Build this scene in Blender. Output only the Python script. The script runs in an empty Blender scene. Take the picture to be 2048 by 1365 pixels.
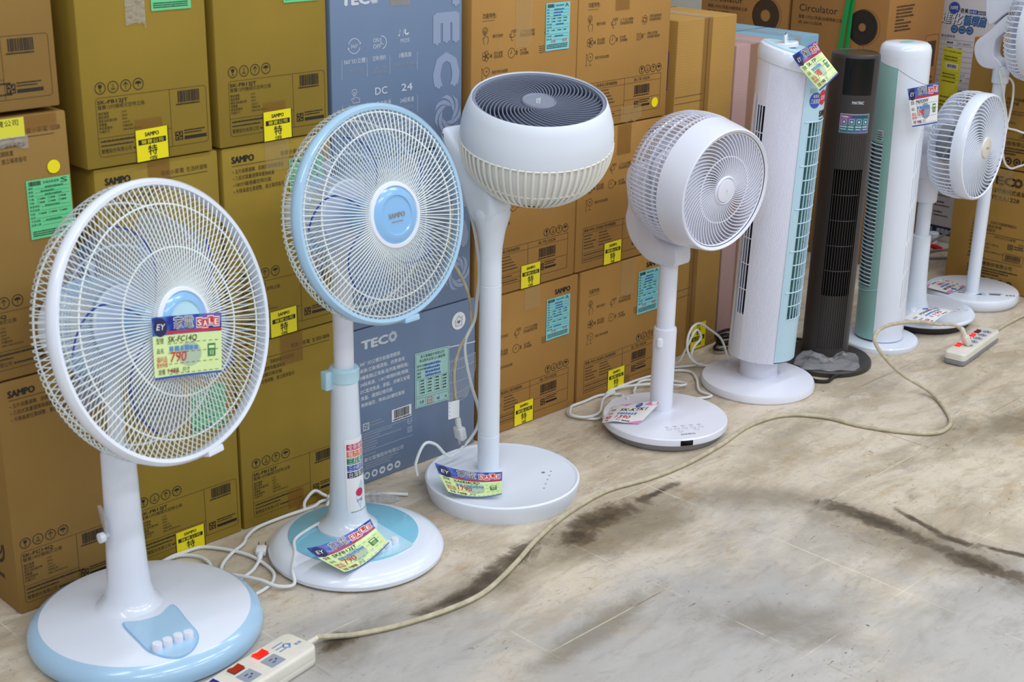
import bpy, math, random
from mathutils import Matrix, Vector
R = math.radians
scene = bpy.context.scene
col = scene.collection
random.seed(7)

# ------------------------------------------------------------------ camera, world, lights, exposure
cam_d = bpy.data.cameras.new('camera')
cam_d.sensor_width = 36.0
cam_d.lens = 50.0
cam_d.clip_start = 0.05
cam_o = bpy.data.objects.new('camera', cam_d)
col.objects.link(cam_o)
_p, _r, _y = R(19.84), R(-1.087), R(45.3)
_f = Vector((math.sin(_y)*math.cos(_p), math.cos(_y)*math.cos(_p), -math.sin(_p)))
_rt = Vector((math.cos(_y), -math.sin(_y), 0))
_dn = _f.cross(_rt)
_rt2 = math.cos(_r)*_rt + math.sin(_r)*_dn
_dn2 = -math.sin(_r)*_rt + math.cos(_r)*_dn
_m = Matrix((_rt2, -_dn2, -_f)).transposed().to_4x4()
_m.translation = (0, 0, 1.35)
cam_o.matrix_world = _m
cam_d.dof.use_dof = True
cam_d.dof.focus_distance = 3.3
cam_d.dof.aperture_fstop = 8.0
scene.camera = cam_o

world = bpy.data.worlds.new('shop_hall')
scene.world = world
world.use_nodes = True
world.node_tree.nodes['Background'].inputs[0].default_value = (0.90, 0.95, 1.0, 1)
world.node_tree.nodes['Background'].inputs[1].default_value = 0.25

def lamp(name, loc, size_x, size_y, power, colour):
    d = bpy.data.lights.new(name, 'AREA')
    d.shape = 'RECTANGLE'
    d.size, d.size_y, d.energy, d.color = size_x, size_y, power, colour
    o = bpy.data.objects.new(name, d)
    o.location = loc
    col.objects.link(o)
    return o
# rows of fluorescent ceiling fittings of the shop hall
for lx in (-0.6, 1.1, 2.8, 4.5):
    for ly, pw in ((1.45, 7.5), (-0.2, 14), (-1.9, 13)):
        lamp('fluorescent_light', (lx, ly, 2.95), 1.2, 0.12, pw, (0.93, 0.97, 1.0))

vs = scene.view_settings
vs.view_transform = 'Standard'
vs.look = 'None'
vs.exposure = 0.62
vs.gamma = 1.0
vs.use_curve_mapping = False

# ------------------------------------------------------------------ materials
def lin(c):
    return tuple(((v/12.92) if v <= 0.04045 else ((v+0.055)/1.055)**2.4) for v in c)
def rgb(r, g, b):
    return lin((r/255, g/255, b/255)) + (1.0,)
MATS = {}
def new_mat(name):
    m = bpy.data.materials.new(name)
    m.use_nodes = True
    MATS[name] = m
    nt = m.node_tree
    return m, nt, nt.nodes['Principled BSDF']
def plain(name, c, rough=0.4, coat=0.0, metal=0.0, spec=0.5, var=0.0, scale=8.0):
    m, nt, b = new_mat(name)
    b.inputs['Base Color'].default_value = rgb(*c)
    b.inputs['Roughness'].default_value = rough
    b.inputs['Metallic'].default_value = metal
    b.inputs['Specular IOR Level'].default_value = spec
    if coat:
        b.inputs['Coat Weight'].default_value = coat
        b.inputs['Coat Roughness'].default_value = 0.08
    if var:
        tc = nt.nodes.new('ShaderNodeTexCoord')
        nz = nt.nodes.new('ShaderNodeTexNoise')
        nz.inputs['Scale'].default_value = scale
        nz.inputs['Detail'].default_value = 4
        nt.links.new(tc.outputs['Object'], nz.inputs['Vector'])
        mx = nt.nodes.new('ShaderNodeMixRGB')
        mx.inputs[1].default_value = rgb(*[v*(1-var) for v in c])
        mx.inputs[2].default_value = rgb(*[min(255, v*(1+var)) for v in c])
        nt.links.new(nz.outputs['Fac'], mx.inputs[0])
        nt.links.new(mx.outputs[0], b.inputs['Base Color'])
    return m
def cardboard(name, c, rough=0.75, var=0.07, ribs=True, spec=0.25):
    m, nt, b = new_mat(name)
    b.inputs['Roughness'].default_value = rough
    b.inputs['Specular IOR Level'].default_value = spec
    tc = nt.nodes.new('ShaderNodeTexCoord')
    n1 = nt.nodes.new('ShaderNodeTexNoise'); n1.inputs['Scale'].default_value = 3.0; n1.inputs['Detail'].default_value = 5
    n2 = nt.nodes.new('ShaderNodeTexNoise'); n2.inputs['Scale'].default_value = 420.0; n2.inputs['Detail'].default_value = 2
    ri = nt.nodes.new('ShaderNodeObjectInfo')
    nt.links.new(tc.outputs['Object'], n1.inputs['Vector'])
    nt.links.new(tc.outputs['Object'], n2.inputs['Vector'])
    a = nt.nodes.new('ShaderNodeMath'); a.operation = 'MULTIPLY_ADD'; a.inputs[1].default_value = 0.35
    nt.links.new(n2.outputs['Fac'], a.inputs[0]); nt.links.new(n1.outputs['Fac'], a.inputs[2])
    a2 = nt.nodes.new('ShaderNodeMath'); a2.operation = 'MULTIPLY_ADD'; a2.inputs[1].default_value = 0.25
    nt.links.new(ri.outputs['Random'], a2.inputs[0]); nt.links.new(a.outputs[0], a2.inputs[2])
    mr = nt.nodes.new('ShaderNodeMapRange')
    mr.inputs[1].default_value = 0.5; mr.inputs[2].default_value = 1.1
    nt.links.new(a2.outputs[0], mr.inputs[0])
    mx = nt.nodes.new('ShaderNodeMixRGB')
    mx.inputs[1].default_value = rgb(*[v*(1-var) for v in c]); mx.inputs[2].default_value = rgb(*[min(255, v*(1+var)) for v in c])
    nt.links.new(mr.outputs[0], mx.inputs[0]); nt.links.new(mx.outputs[0], b.inputs['Base Color'])
    bp = nt.nodes.new('ShaderNodeBump'); bp.inputs['Strength'].default_value = 0.12; bp.inputs['Distance'].default_value = 0.002
    if ribs:
        wv = nt.nodes.new('ShaderNodeTexWave'); wv.bands_direction = 'Z'; wv.inputs['Scale'].default_value = 45; wv.inputs['Distortion'].default_value = 2.5
        wv.inputs['Detail'].default_value = 2
        nt.links.new(tc.outputs['Object'], wv.inputs['Vector'])
        ad = nt.nodes.new('ShaderNodeMath'); ad.operation = 'MULTIPLY_ADD'; ad.inputs[1].default_value = 0.5
        nt.links.new(wv.outputs['Fac'], ad.inputs[0]); nt.links.new(n1.outputs['Fac'], ad.inputs[2])
        nt.links.new(ad.outputs[0], bp.inputs['Height'])
    else:
        nt.links.new(n1.outputs['Fac'], bp.inputs['Height'])
    nt.links.new(bp.outputs[0], b.inputs['Normal'])
    return m
def clear(name, c, alpha, rough=0.15, crinkle=0.0):
    m, nt, b = new_mat(name)
    b.inputs['Base Color'].default_value = rgb(*c)
    b.inputs['Roughness'].default_value = rough
    out = nt.nodes['Material Output']
    tr = nt.nodes.new('ShaderNodeBsdfTransparent')
    ms = nt.nodes.new('ShaderNodeMixShader')
    ms.inputs[0].default_value = alpha
    nt.links.new(tr.outputs[0], ms.inputs[1]); nt.links.new(b.outputs[0], ms.inputs[2])
    nt.links.new(ms.outputs[0], out.inputs['Surface'])
    if crinkle:
        tc = nt.nodes.new('ShaderNodeTexCoord')
        nz = nt.nodes.new('ShaderNodeTexNoise'); nz.inputs['Scale'].default_value = 90; nz.inputs['Detail'].default_value = 3
        nt.links.new(tc.outputs['Object'], nz.inputs['Vector'])
        bp = nt.nodes.new('ShaderNodeBump'); bp.inputs['Strength'].default_value = crinkle; bp.inputs['Distance'].default_value = 0.01
        nt.links.new(nz.outputs['Fac'], bp.inputs['Height']); nt.links.new(bp.outputs[0], b.inputs['Normal'])
    return m
def glow(name, c, e):
    m, nt, b = new_mat(name)
    b.inputs['Base Color'].default_value = rgb(*c)
    b.inputs['Emission Color'].default_value = rgb(*c)
    b.inputs['Emission Strength'].default_value = e
    b.inputs['Roughness'].default_value = 0.2
    return m

cardboard('mustard_card', (150, 124, 46), ribs=False)
cardboard('dark_card', (147, 114, 60), ribs=False)
cardboard('brown_card', (168, 125, 66), ribs=False)
cardboard('plain_card', (176, 136, 72), var=0.05)
cardboard('circulator_card', (156, 110, 60), ribs=False)
cardboard('ochre_card', (162, 124, 60), ribs=False)
cardboard('slate_card', (110, 130, 160), rough=0.42, var=0.03, ribs=False, spec=0.5)
cardboard('pink_card', (186, 152, 148), rough=0.5, var=0.03)
cardboard('blue_card', (128, 168, 192), rough=0.5, var=0.03, ribs=False)
cardboard('white_card', (208, 204, 210), rough=0.5, var=0.02, ribs=False)
plain('ink', (34, 28, 24), 0.6)
plain('faded_ink', (78, 58, 36), 0.7)
plain('brown_ink', (58, 42, 28), 0.7)
plain('pale_ink', (206, 212, 222), 0.5)
plain('ghost_ink', (146, 160, 188), 0.45)
plain('mid_ink', (150, 158, 178), 0.5)
plain('bright_yellow', (244, 226, 20), 0.35)
plain('label_yellow', (220, 214, 60), 0.5)
plain('label_green', (106, 206, 142), 0.5)
plain('label_cyan', (132, 208, 212), 0.45)
plain('label_mint', (164, 206, 200), 0.5)
plain('white_print', (236, 238, 242), 0.4)
plain('red_ink', (206, 42, 40), 0.5)
plain('blue_ink', (52, 82, 176), 0.5)
plain('pale_blue_ink', (90, 140, 196), 0.5)
plain('green_ink', (26, 120, 74), 0.5)
plain('orange_ink', (226, 104, 50), 0.5)
plain('crimson_ink', (204, 38, 86), 0.5)
plain('navy_ink', (30, 36, 84), 0.5)
plain('pink_ink', (214, 130, 186), 0.5)
plain('tag_lime', (216, 238, 170), 0.3, coat=0.3)
plain('tag_white', (236, 236, 240), 0.3, coat=0.3)
plain('tag_grey', (176, 196, 172), 0.3)
plain('tag_back', (214, 220, 214), 0.4)
plain('white_plastic', (228, 235, 250), 0.24, coat=0.35)
plain('cool_white', (220, 230, 244), 0.22, coat=0.5)
plain('warm_white', (229, 232, 247), 0.3, coat=0.2)
plain('satin_white', (226, 234, 248), 0.42)
plain('ivory_plastic', (222, 218, 208), 0.35, var=0.05, scale=30)
plain('sky_plastic', (168, 204, 234), 0.22, coat=0.4)
plain('aqua_plastic', (128, 196, 224), 0.2, coat=0.5)
plain('pale_aqua', (184, 222, 240), 0.25, coat=0.4)
plain('hub_blue', (138, 188, 236), 0.22, coat=0.5)
plain('tower_blue', (184, 216, 234), 0.4)
plain('teal_plastic', (146, 192, 190), 0.4)
plain('slate_plastic', (112, 120, 142), 0.45)
plain('slate_edge', (128, 136, 156), 0.5)
plain('dark_plastic', (52, 48, 48), 0.45)
plain('black_plastic', (20, 19, 20), 0.3)
plain('black_gloss', (8, 8, 10), 0.12, spec=0.35)
plain('pit_black', (12, 12, 13), 0.8, spec=0.1)
plain('inner_dark', (34, 34, 40), 0.6)
plain('grey_plastic', (134, 136, 142), 0.5)
plain('socket_grey', (150, 158, 176), 0.4)
plain('wire_white', (226, 234, 236), 0.35)
plain('cord_white', (226, 230, 232), 0.4)
plain('cord_grimy', (182, 172, 148), 0.6, var=0.22, scale=60)
plain('cord_black', (18, 18, 20), 0.35)
plain('steel', (170, 168, 164), 0.3, metal=1.0)
plain('green_strap', (18, 150, 72), 0.4)
plain('gold_print', (176, 160, 150), 0.3, metal=0.5)
plain('red_plastic', (214, 40, 30), 0.3)
glow('switch_red', (230, 20, 16), 1.3)
plain('switch_dull', (168, 44, 24), 0.25)
plain('switch_dark', (96, 16, 18), 0.25)
plain('switch_blue', (26, 40, 150), 0.25)
clear('blade_clear', (120, 168, 232), 0.22, 0.12)
clear('lit_blade_edge', (30, 62, 176), 0.8, 0.2)  # deep blue puts the light caught in the clear blade edge into colour
clear('blade_white', (226, 232, 240), 0.6, 0.3)
clear('milky_shell', (250, 250, 248), 0.85, 0.3)
plain('cage_white', (244, 244, 238), 0.3)
plain('slot_grey', (196, 202, 214), 0.4)
clear('clear_tape', (206, 178, 124), 0.30, 0.12, 0.15)
clear('brown_tape', (150, 104, 44), 0.45, 0.15, 0.10)
clear('crinkled_film', (206, 210, 216), 0.30, 0.08, 0.9)
clear('smoky_film', (214, 214, 220), 0.20, 0.03, 0.6)

# printed tag header: blended blue, purple and magenta artwork
m, nt, b = new_mat('tag_header')
tc = nt.nodes.new('ShaderNodeTexCoord'); nz = nt.nodes.new('ShaderNodeTexNoise'); cr = nt.nodes.new('ShaderNodeValToRGB')
nz.inputs['Scale'].default_value = 45; nz.inputs['Detail'].default_value = 1
nt.links.new(tc.outputs['Object'], nz.inputs['Vector']); nt.links.new(nz.outputs['Fac'], cr.inputs[0]); nt.links.new(cr.outputs[0], b.inputs['Base Color'])
cr.color_ramp.elements[0].position = 0.38; cr.color_ramp.elements[0].color = rgb(34, 48, 150)
cr.color_ramp.elements[1].position = 0.62; cr.color_ramp.elements[1].color = rgb(120, 90, 176)
e_ = cr.color_ramp.elements.new(0.52); e_.color = rgb(66, 110, 186)
b.inputs['Roughness'].default_value = 0.2
# printed panel of the black tower: teal to violet bands
m, nt, b = new_mat('rainbow_panel')
tc = nt.nodes.new('ShaderNodeTexCoord'); nz = nt.nodes.new('ShaderNodeTexNoise'); cr = nt.nodes.new('ShaderNodeValToRGB')
nz.inputs['Scale'].default_value = 22; nz.inputs['Detail'].default_value = 0
nt.links.new(tc.outputs['Object'], nz.inputs['Vector']); nt.links.new(nz.outputs['Fac'], cr.inputs[0]); nt.links.new(cr.outputs[0], b.inputs['Base Color'])
cr.color_ramp.elements[0].position = 0.35; cr.color_ramp.elements[0].color = rgb(44, 110, 124)
cr.color_ramp.elements[1].position = 0.65; cr.color_ramp.elements[1].color = rgb(132, 84, 130)
e_ = cr.color_ramp.elements.new(0.5); e_.color = rgb(76, 96, 150)
b.inputs['Roughness'].default_value = 0.15

# stained stone-look floor tiles
m, nt, b = new_mat('stained_tile')
L = nt.links.new
tc = nt.nodes.new('ShaderNodeTexCoord')
def noise(scale, detail=6, rough=0.6, dist=0.0, vec=None):
    n = nt.nodes.new('ShaderNodeTexNoise')
    n.inputs['Scale'].default_value = scale; n.inputs['Detail'].default_value = detail
    n.inputs['Roughness'].default_value = rough; n.inputs['Distortion'].default_value = dist
    L(vec if vec else tc.outputs['Object'], n.inputs['Vector'])
    return n.outputs['Fac']
def maprange(v, a, b_, c=0.0, d=1.0):
    n = nt.nodes.new('ShaderNodeMapRange'); n.interpolation_type = 'SMOOTHSTEP'
    n.inputs[1].default_value = a; n.inputs[2].default_value = b_; n.inputs[3].default_value = c; n.inputs[4].default_value = d
    L(v, n.inputs[0]); return n.outputs[0]
def mathn(op, a, b_):
    n = nt.nodes.new('ShaderNodeMath'); n.operation = op
    for i, v in enumerate((a, b_)):
        if isinstance(v, (int, float)): n.inputs[i].default_value = v
        else: L(v, n.inputs[i])
    return n.outputs[0]
def mixc(f, a, b_):
    n = nt.nodes.new('ShaderNodeMixRGB')
    if isinstance(f, (int, float)): n.inputs[0].default_value = f
    else: L(f, n.inputs[0])
    for i, v in ((1, a), (2, b_)):
        if isinstance(v, tuple): n.inputs[i].default_value = v
        else: L(v, n.inputs[i])
    return n.outputs[0]
mpv = nt.nodes.new('ShaderNodeMapping'); mpv.inputs['Scale'].default_value = (1.0, 2.6, 1); mpv.inputs['Rotation'].default_value = (0, 0, 0.35); L(tc.outputs['Object'], mpv.inputs['Vector'])
VV = mpv.outputs[0]
c0 = mixc(maprange(noise(2.6, 9, 0.66, 0.5, VV), 0.36, 0.62), rgb(178, 164, 144), rgb(213, 200, 182))
c0 = mixc(maprange(noise(6.5, 9, 0.7, 0.9, VV), 0.50, 0.70, 0, 0.65), c0, rgb(178, 152, 112))
c0 = mixc(maprange(noise(10, 9, 0.7, 0.6, VV), 0.52, 0.72, 0, 0.55), c0, rgb(226, 217, 200))
c0 = mixc(maprange(noise(22, 8, 0.75, 0.8, VV), 0.55, 0.72, 0, 0.55), c0, rgb(142, 120, 88))
c0 = mixc(maprange(noise(60, 5, 0.7, 0.5), 0.56, 0.72, 0, 0.45), c0, rgb(128, 112, 90))
sx = nt.nodes.new('ShaderNodeSeparateXYZ'); L(tc.outputs['Object'], sx.inputs[0])
def blob(cx, cy, ang, rx, ry):
    mp = nt.nodes.new('ShaderNodeMapping'); mp.vector_type = 'TEXTURE'
    mp.inputs['Location'].default_value = (cx, cy, 0); mp.inputs['Rotation'].default_value = (0, 0, ang); mp.inputs['Scale'].default_value = (rx, ry, 1)
    L(tc.outputs['Object'], mp.inputs['Vector'])
    ln = nt.nodes.new('ShaderNodeVectorMath'); ln.operation = 'LENGTH'; L(mp.outputs[0], ln.inputs[0])
    return mathn('SUBTRACT', 1.0, ln.outputs['Value'])
def spread(lst):
    d = None
    for q in lst:
        v = blob(*q); d = v if d is None else mathn('MAXIMUM', d, v)
    return d
def ragged(d, sc, amp, lo, hi, top, colour, c):
    v = mathn('ADD', d, mathn('MULTIPLY', mathn('SUBTRACT', noise(sc, 10, 0.72, 0.6), 0.5), amp))
    return mixc(maprange(v, lo, hi, 0, top), c, colour)
# grey worn walkway, then the soft dirty zones, then the dark spills
walk = spread([(1.55, 1.15, 0.35, 0.95, 0.42), (2.15, 0.80, 0.2, 0.55, 0.45), (1.25, 1.65, 0.1, 0.42, 0.30)])
c0 = ragged(walk, 3.5, 1.5, -0.15, 0.6, 0.72, rgb(168, 169, 173), c0)
c0 = mixc(maprange(noise(9, 9, 0.72, 0.6, VV), 0.50, 0.70, 0, 0.42), c0, rgb(138, 130, 120))
soft = spread([(2.02, 1.68, -0.1, 0.34, 0.12), (2.34, 1.58, -0.75, 0.24, 0.09), (2.42, 1.20, -1.5, 0.40, 0.13), (1.62, 1.70, 0.0, 0.30, 0.07), (1.95, 1.25, -0.9, 0.20, 0.10), (3.2, 1.35, -0.5, 0.4, 0.12), (1.36, 1.72, 0.2, 0.16, 0.07), (1.70, 1.45, 0.1, 0.25, 0.05)])
c0 = ragged(soft, 6, 1.7, -0.05, 0.85, 0.62, rgb(112, 100, 80), c0)
dark = spread([(2.03, 1.735, -0.08, 0.15, 0.055), (1.93, 1.715, 0.3, 0.06, 0.05), (2.44, 1.33, -1.55, 0.19, 0.045), (2.43, 1.10, -1.6, 0.16, 0.04), (1.78, 1.735, 0.25, 0.11, 0.04), (1.33, 1.735, 0.2, 0.06, 0.03), (2.20, 1.735, 0.0, 0.10, 0.018), (1.60, 1.700, -0.05, 0.14, 0.026), (1.68, 1.715, 0.2, 0.09, 0.040),
               (2.50, 1.26, -1.85, 0.10, 0.014), (2.485, 1.17, -1.5, 0.09, 0.018), (2.52, 1.07, -1.25, 0.11, 0.014), (3.10, 1.05, -0.8, 0.2, 0.03)])
c0 = ragged(dark, 16, 2.2, 0.05, 0.60, 0.85, rgb(84, 70, 52), c0)
c0 = ragged(dark, 34, 2.0, 0.45, 0.95, 0.7, rgb(56, 46, 34), c0)
# short dark nicks and scratches
for sx_, rot_, lo_ in (((18, 80, 1), 0.55, 0.675), ((80, 20, 1), 0.25, 0.69), ((36, 100, 1), 1.1, 0.69), ((60, 60, 1), 0.0, 0.72)):
    mp = nt.nodes.new('ShaderNodeMapping'); mp.inputs['Scale'].default_value = sx_; mp.inputs['Rotation'].default_value = (0, 0, rot_); L(tc.outputs['Object'], mp.inputs['Vector'])
    sc = mathn('MULTIPLY', maprange(noise(1.5, 3, 0.6, 1.2, mp.outputs[0]), lo_, lo_+0.025), maprange(noise(5, 4, 0.6), 0.48, 0.60))
    c0 = mixc(mathn('MULTIPLY', sc, 0.8), c0, rgb(44, 40, 34))
# faint grout lines, tile pitch about 32 cm
def grout(v, off, pitch, w):
    f = mathn('FRACT', mathn('ADD', mathn('DIVIDE', mathn('SUBTRACT', v, off), pitch), 100.5), 0.0)
    return mathn('LESS_THAN', mathn('ABSOLUTE', mathn('SUBTRACT', f, 0.5), 0.0), w)
gx = grout(sx.outputs['X'], 0.936, 0.3215, 0.0034)
gy = grout(sx.outputs['Y'], 1.456, 0.314, 0.0034)
g_ = mathn('MULTIPLY', mathn('MAXIMUM', gx, gy), maprange(noise(4.2, 5), 0.44, 0.60, 0.0, 0.75))
c0 = mixc(g_, c0, mixc(maprange(noise(2.3, 2), 0.40, 0.46), rgb(92, 82, 68), rgb(224, 214, 190)))
L(c0, b.inputs['Base Color'])
L(maprange(noise(7, 5), 0.3, 0.7, 0.34, 0.6), b.inputs['Roughness'])
bp = nt.nodes.new('ShaderNodeBump'); bp.inputs['Strength'].default_value = 0.08; bp.inputs['Distance'].default_value = 0.003
L(noise(40, 6), bp.inputs['Height']); L(bp.outputs[0], b.inputs['Normal'])
plain('wall_paint', (200, 198, 192), 0.8)

# ------------------------------------------------------------------ mesh helpers
class G:
    """collects vertices and faces, then links them as one mesh object"""
    def __init__(s): s.v = []; s.f = []; s.fm = []; s.mn = []
    def mi(s, name):
        if name not in s.mn: s.mn.append(name)
        return s.mn.index(name)
    def add(s, vs_, fs, m):
        o = len(s.v); s.v += [tuple(v) for v in vs_]; k = s.mi(m)
        for f in fs: s.f.append(tuple(i+o for i in f)); s.fm.append(k)
        return o
    def xf(s, M, start=0):
        for i in range(start, len(s.v)): s.v[i] = tuple(M @ Vector(s.v[i]))
        return s
    def box(s, x0, x1, y0, y1, z0, z1, m):
        s.add([(x0,y0,z0),(x1,y0,z0),(x1,y1,z0),(x0,y1,z0),(x0,y0,z1),(x1,y0,z1),(x1,y1,z1),(x0,y1,z1)],
              [(0,3,2,1),(4,5,6,7),(0,1,5,4),(1,2,6,5),(2,3,7,6),(3,0,4,7)], m)
    def prism(s, out, z0, z1, m, bev=0.0, seg=2, bot=True):
        if sum(out[i-1][0]*out[i][1]-out[i][0]*out[i-1][1] for i in range(len(out))) < 0: out = out[::-1]
        n = len(out)
        cx = sum(p[0] for p in out)/n; cy = sum(p[1] for p in out)/n
        nr = []
        for i in range(n):
            a, b_, c = Vector(out[i-1]), Vector(out[i]), Vector(out[(i+1) % n])
            t1 = (b_-a).normalized(); t2 = (c-b_).normalized()
            n1 = Vector((t1.y, -t1.x)); n2 = Vector((t2.y, -t2.x)); w = (n1+n2)
            w = w.normalized() if w.length > 1e-6 else n1
            nr.append(w/max(0.4, w.dot(n1)))
        rings = []
        if bev > 0:
            if bot:
                for k in range(seg+1):
                    a = math.pi/2*k/seg; rings.append((z0+bev*(1-math.cos(a)), bev*(1-math.sin(a))))
            else: rings.append((z0, 0))
            for k in range(seg+1):
                a = math.pi/2*k/seg; rings.append((z1-bev+bev*math.sin(a), bev*(1-math.cos(a))))
        else: rings = [(z0, 0), (z1, 0)]
        vs_ = []
        for z, ins in rings:
            for p, w in zip(out, nr): vs_.append((p[0]-w.x*ins, p[1]-w.y*ins, z))
        fs = [tuple(range(n-1, -1, -1)), tuple(range((len(rings)-1)*n, len(rings)*n))]
        for k in range(len(rings)-1):
            for i in range(n):
                j = (i+1) % n; fs.append((k*n+i, k*n+j, (k+1)*n+j, (k+1)*n+i))
        s.add(vs_, fs, m)
    def lathe(s, prof, m, seg=48, cap=True, a0=0.0, a1=2*math.pi):
        full = abs(a1-a0-2*math.pi) < 1e-6
        k = seg if full else seg+1
        vs_ = []; fs = []
        for r, z in prof:
            for i in range(k):
                a = a0+(a1-a0)*i/seg; vs_.append((max(r, 1e-5)*math.cos(a), max(r, 1e-5)*math.sin(a), z))
        for j in range(len(prof)-1):
            for i in range(seg):
                i2 = (i+1) % k if full else i+1
                fs.append((j*k+i, j*k+i2, (j+1)*k+i2, (j+1)*k+i))
        if cap and full:
            if prof[0][0] > 1e-4: fs.append(tuple(range(k-1, -1, -1)))
            if prof[-1][0] > 1e-4: fs.append(tuple((len(prof)-1)*k+i for i in range(k)))
        s.add(vs_, fs, m)
    def tube(s, pts, r, m, seg=8, closed=False, caps=True, flat=1.0):
        P = [Vector(p) for p in pts]; n = len(P)
        vs_ = []; up = None
        for i in range(n):
            if closed: t = P[(i+1) % n]-P[i-1]
            else: t = P[min(i+1, n-1)]-P[max(i-1, 0)]
            t.normalize()
            if up is None:
                up = Vector((0, 0, 1)) if abs(t.z) < 0.9 else Vector((1, 0, 0))
            up = (up-t*up.dot(t))
            up = up.normalized() if up.length > 1e-5 else Vector((1, 0, 0))
            sd = t.cross(up)
            rr = r[i] if isinstance(r, (list, tuple)) else r
            for k in range(seg):
                a = 2*math.pi*k/seg; vs_.append(P[i]+sd*(rr*math.cos(a))+up*(rr*flat*math.sin(a)))
        fs = []
        for i in range(n if closed else n-1):
            j = (i+1) % n
            for k in range(seg):
                k2 = (k+1) % seg; fs.append((i*seg+k, i*seg+k2, j*seg+k2, j*seg+k))
        if caps and not closed: fs += [tuple(range(seg-1, -1, -1)), tuple((n-1)*seg+k for k in range(seg))]
        s.add(vs_, fs, m)
    def hoop(s, rad, z, r, m, n=64, seg=6):
        s.tube([(rad*math.cos(2*math.pi*i/n), rad*math.sin(2*math.pi*i/n), z) for i in range(n)], r, m, seg, True)
    def fin(s, path, w, m):
        """path of (x, y, ztop, zbottom): a thin curved rib standing in z"""
        vs_ = []; n = len(path)
        for i, (x, y, zt, zb) in enumerate(path):
            a = path[max(i-1, 0)]; b_ = path[min(i+1, n-1)]
            t = Vector((b_[0]-a[0], b_[1]-a[1])).normalized(); q = Vector((-t.y, t.x))*(w/2)
            vs_ += [(x+q.x, y+q.y, zt), (x-q.x, y-q.y, zt), (x-q.x*0.7, y-q.y*0.7, zb), (x+q.x*0.7, y+q.y*0.7, zb)]
        fs = [(3, 2, 1, 0), tuple((n-1)*4+k for k in range(4))]
        for i in range(n-1):
            for k in range(4):
                k2 = (k+1) % 4; fs.append((i*4+k, i*4+k2, (i+1)*4+k2, (i+1)*4+k))
        s.add(vs_, fs, m)
    def sheet(s, fn, nu, nv, m):
        vs_ = [fn(i/nu, j/nv) for j in range(nv+1) for i in range(nu+1)]
        fs = [(j*(nu+1)+i, j*(nu+1)+i+1, (j+1)*(nu+1)+i+1, (j+1)*(nu+1)+i) for j in range(nv) for i in range(nu)]
        s.add(vs_, fs, m)
    def mesh(s, name, angle=35):
        me = bpy.data.meshes.new(name)
        me.from_pydata(s.v, [], s.f)
        for n in s.mn: me.materials.append(MATS[n])
        me.polygons.foreach_set('material_index', s.fm)
        me.polygons.foreach_set('use_smooth', [True]*len(s.f))
        me.update()
        me.set_sharp_from_angle(angle=R(angle))
        return me
    def build(s, name, parent=None, label=None, loc=None, angle=35):
        o = bpy.data.objects.new(name, s.mesh(name, angle))
        col.objects.link(o)
        if parent is not None: o.parent = parent
        if loc is not None: o.location = loc
        if label: o['label'] = label
        return o
def tag(o, label, cat, group=None, kind=None):
    o['label'] = label; o['category'] = cat
    if group: o['group'] = group
    if kind: o['kind'] = kind
    return o
def thing(name, label, cat, loc=(0, 0, 0), group=None):
    o = bpy.data.objects.new(name, None)
    o.empty_display_size = 0.05
    o.location = loc
    col.objects.link(o)
    return tag(o, label, cat, group)
def rrect(x0, x1, y0, y1, r, n=4):
    out = []
    for cx, cy, a in ((x1-r, y0+r, -90), (x1-r, y1-r, 0), (x0+r, y1-r, 90), (x0+r, y0+r, 180)):
        for k in range(n+1):
            t = R(a+90*k/n); out.append((cx+r*math.cos(t), cy+r*math.sin(t)))
    return out
def curve(pts, sub=8, closed=False):
    """Catmull-Rom through the points"""
    P = [Vector(p) for p in pts]; n = len(P); out = []
    for i in range(n if closed else n-1):
        if closed: a, b_, c, d = P[i-1], P[i], P[(i+1) % n], P[(i+2) % n]
        else: a, b_, c, d = P[max(i-1, 0)], P[i], P[i+1], P[min(i+2, n-1)]
        for k in range(sub):
            t = k/sub
            out.append(0.5*((2*b_)+(c-a)*t+(2*a-5*b_+4*c-d)*t*t+(3*b_-a-3*c+d)*t**3))
    if not closed: out.append(P[-1])
    return out
_txt = {}
def glyphs(body, bold=0.0, res=2):
    key = (body, bold, res)
    if key not in _txt:
        c = bpy.data.curves.new('lettering', 'FONT')
        c.body = body; c.resolution_u = res; c.offset = bold
        o = bpy.data.objects.new('lettering', c)
        me = o.to_mesh()
        _txt[key] = ([(v.co.x, v.co.y) for v in me.vertices], [tuple(p.vertices) for p in me.polygons])
        o.to_mesh_clear()
        bpy.data.objects.remove(o); bpy.data.curves.remove(c)
    return _txt[key]
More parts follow.
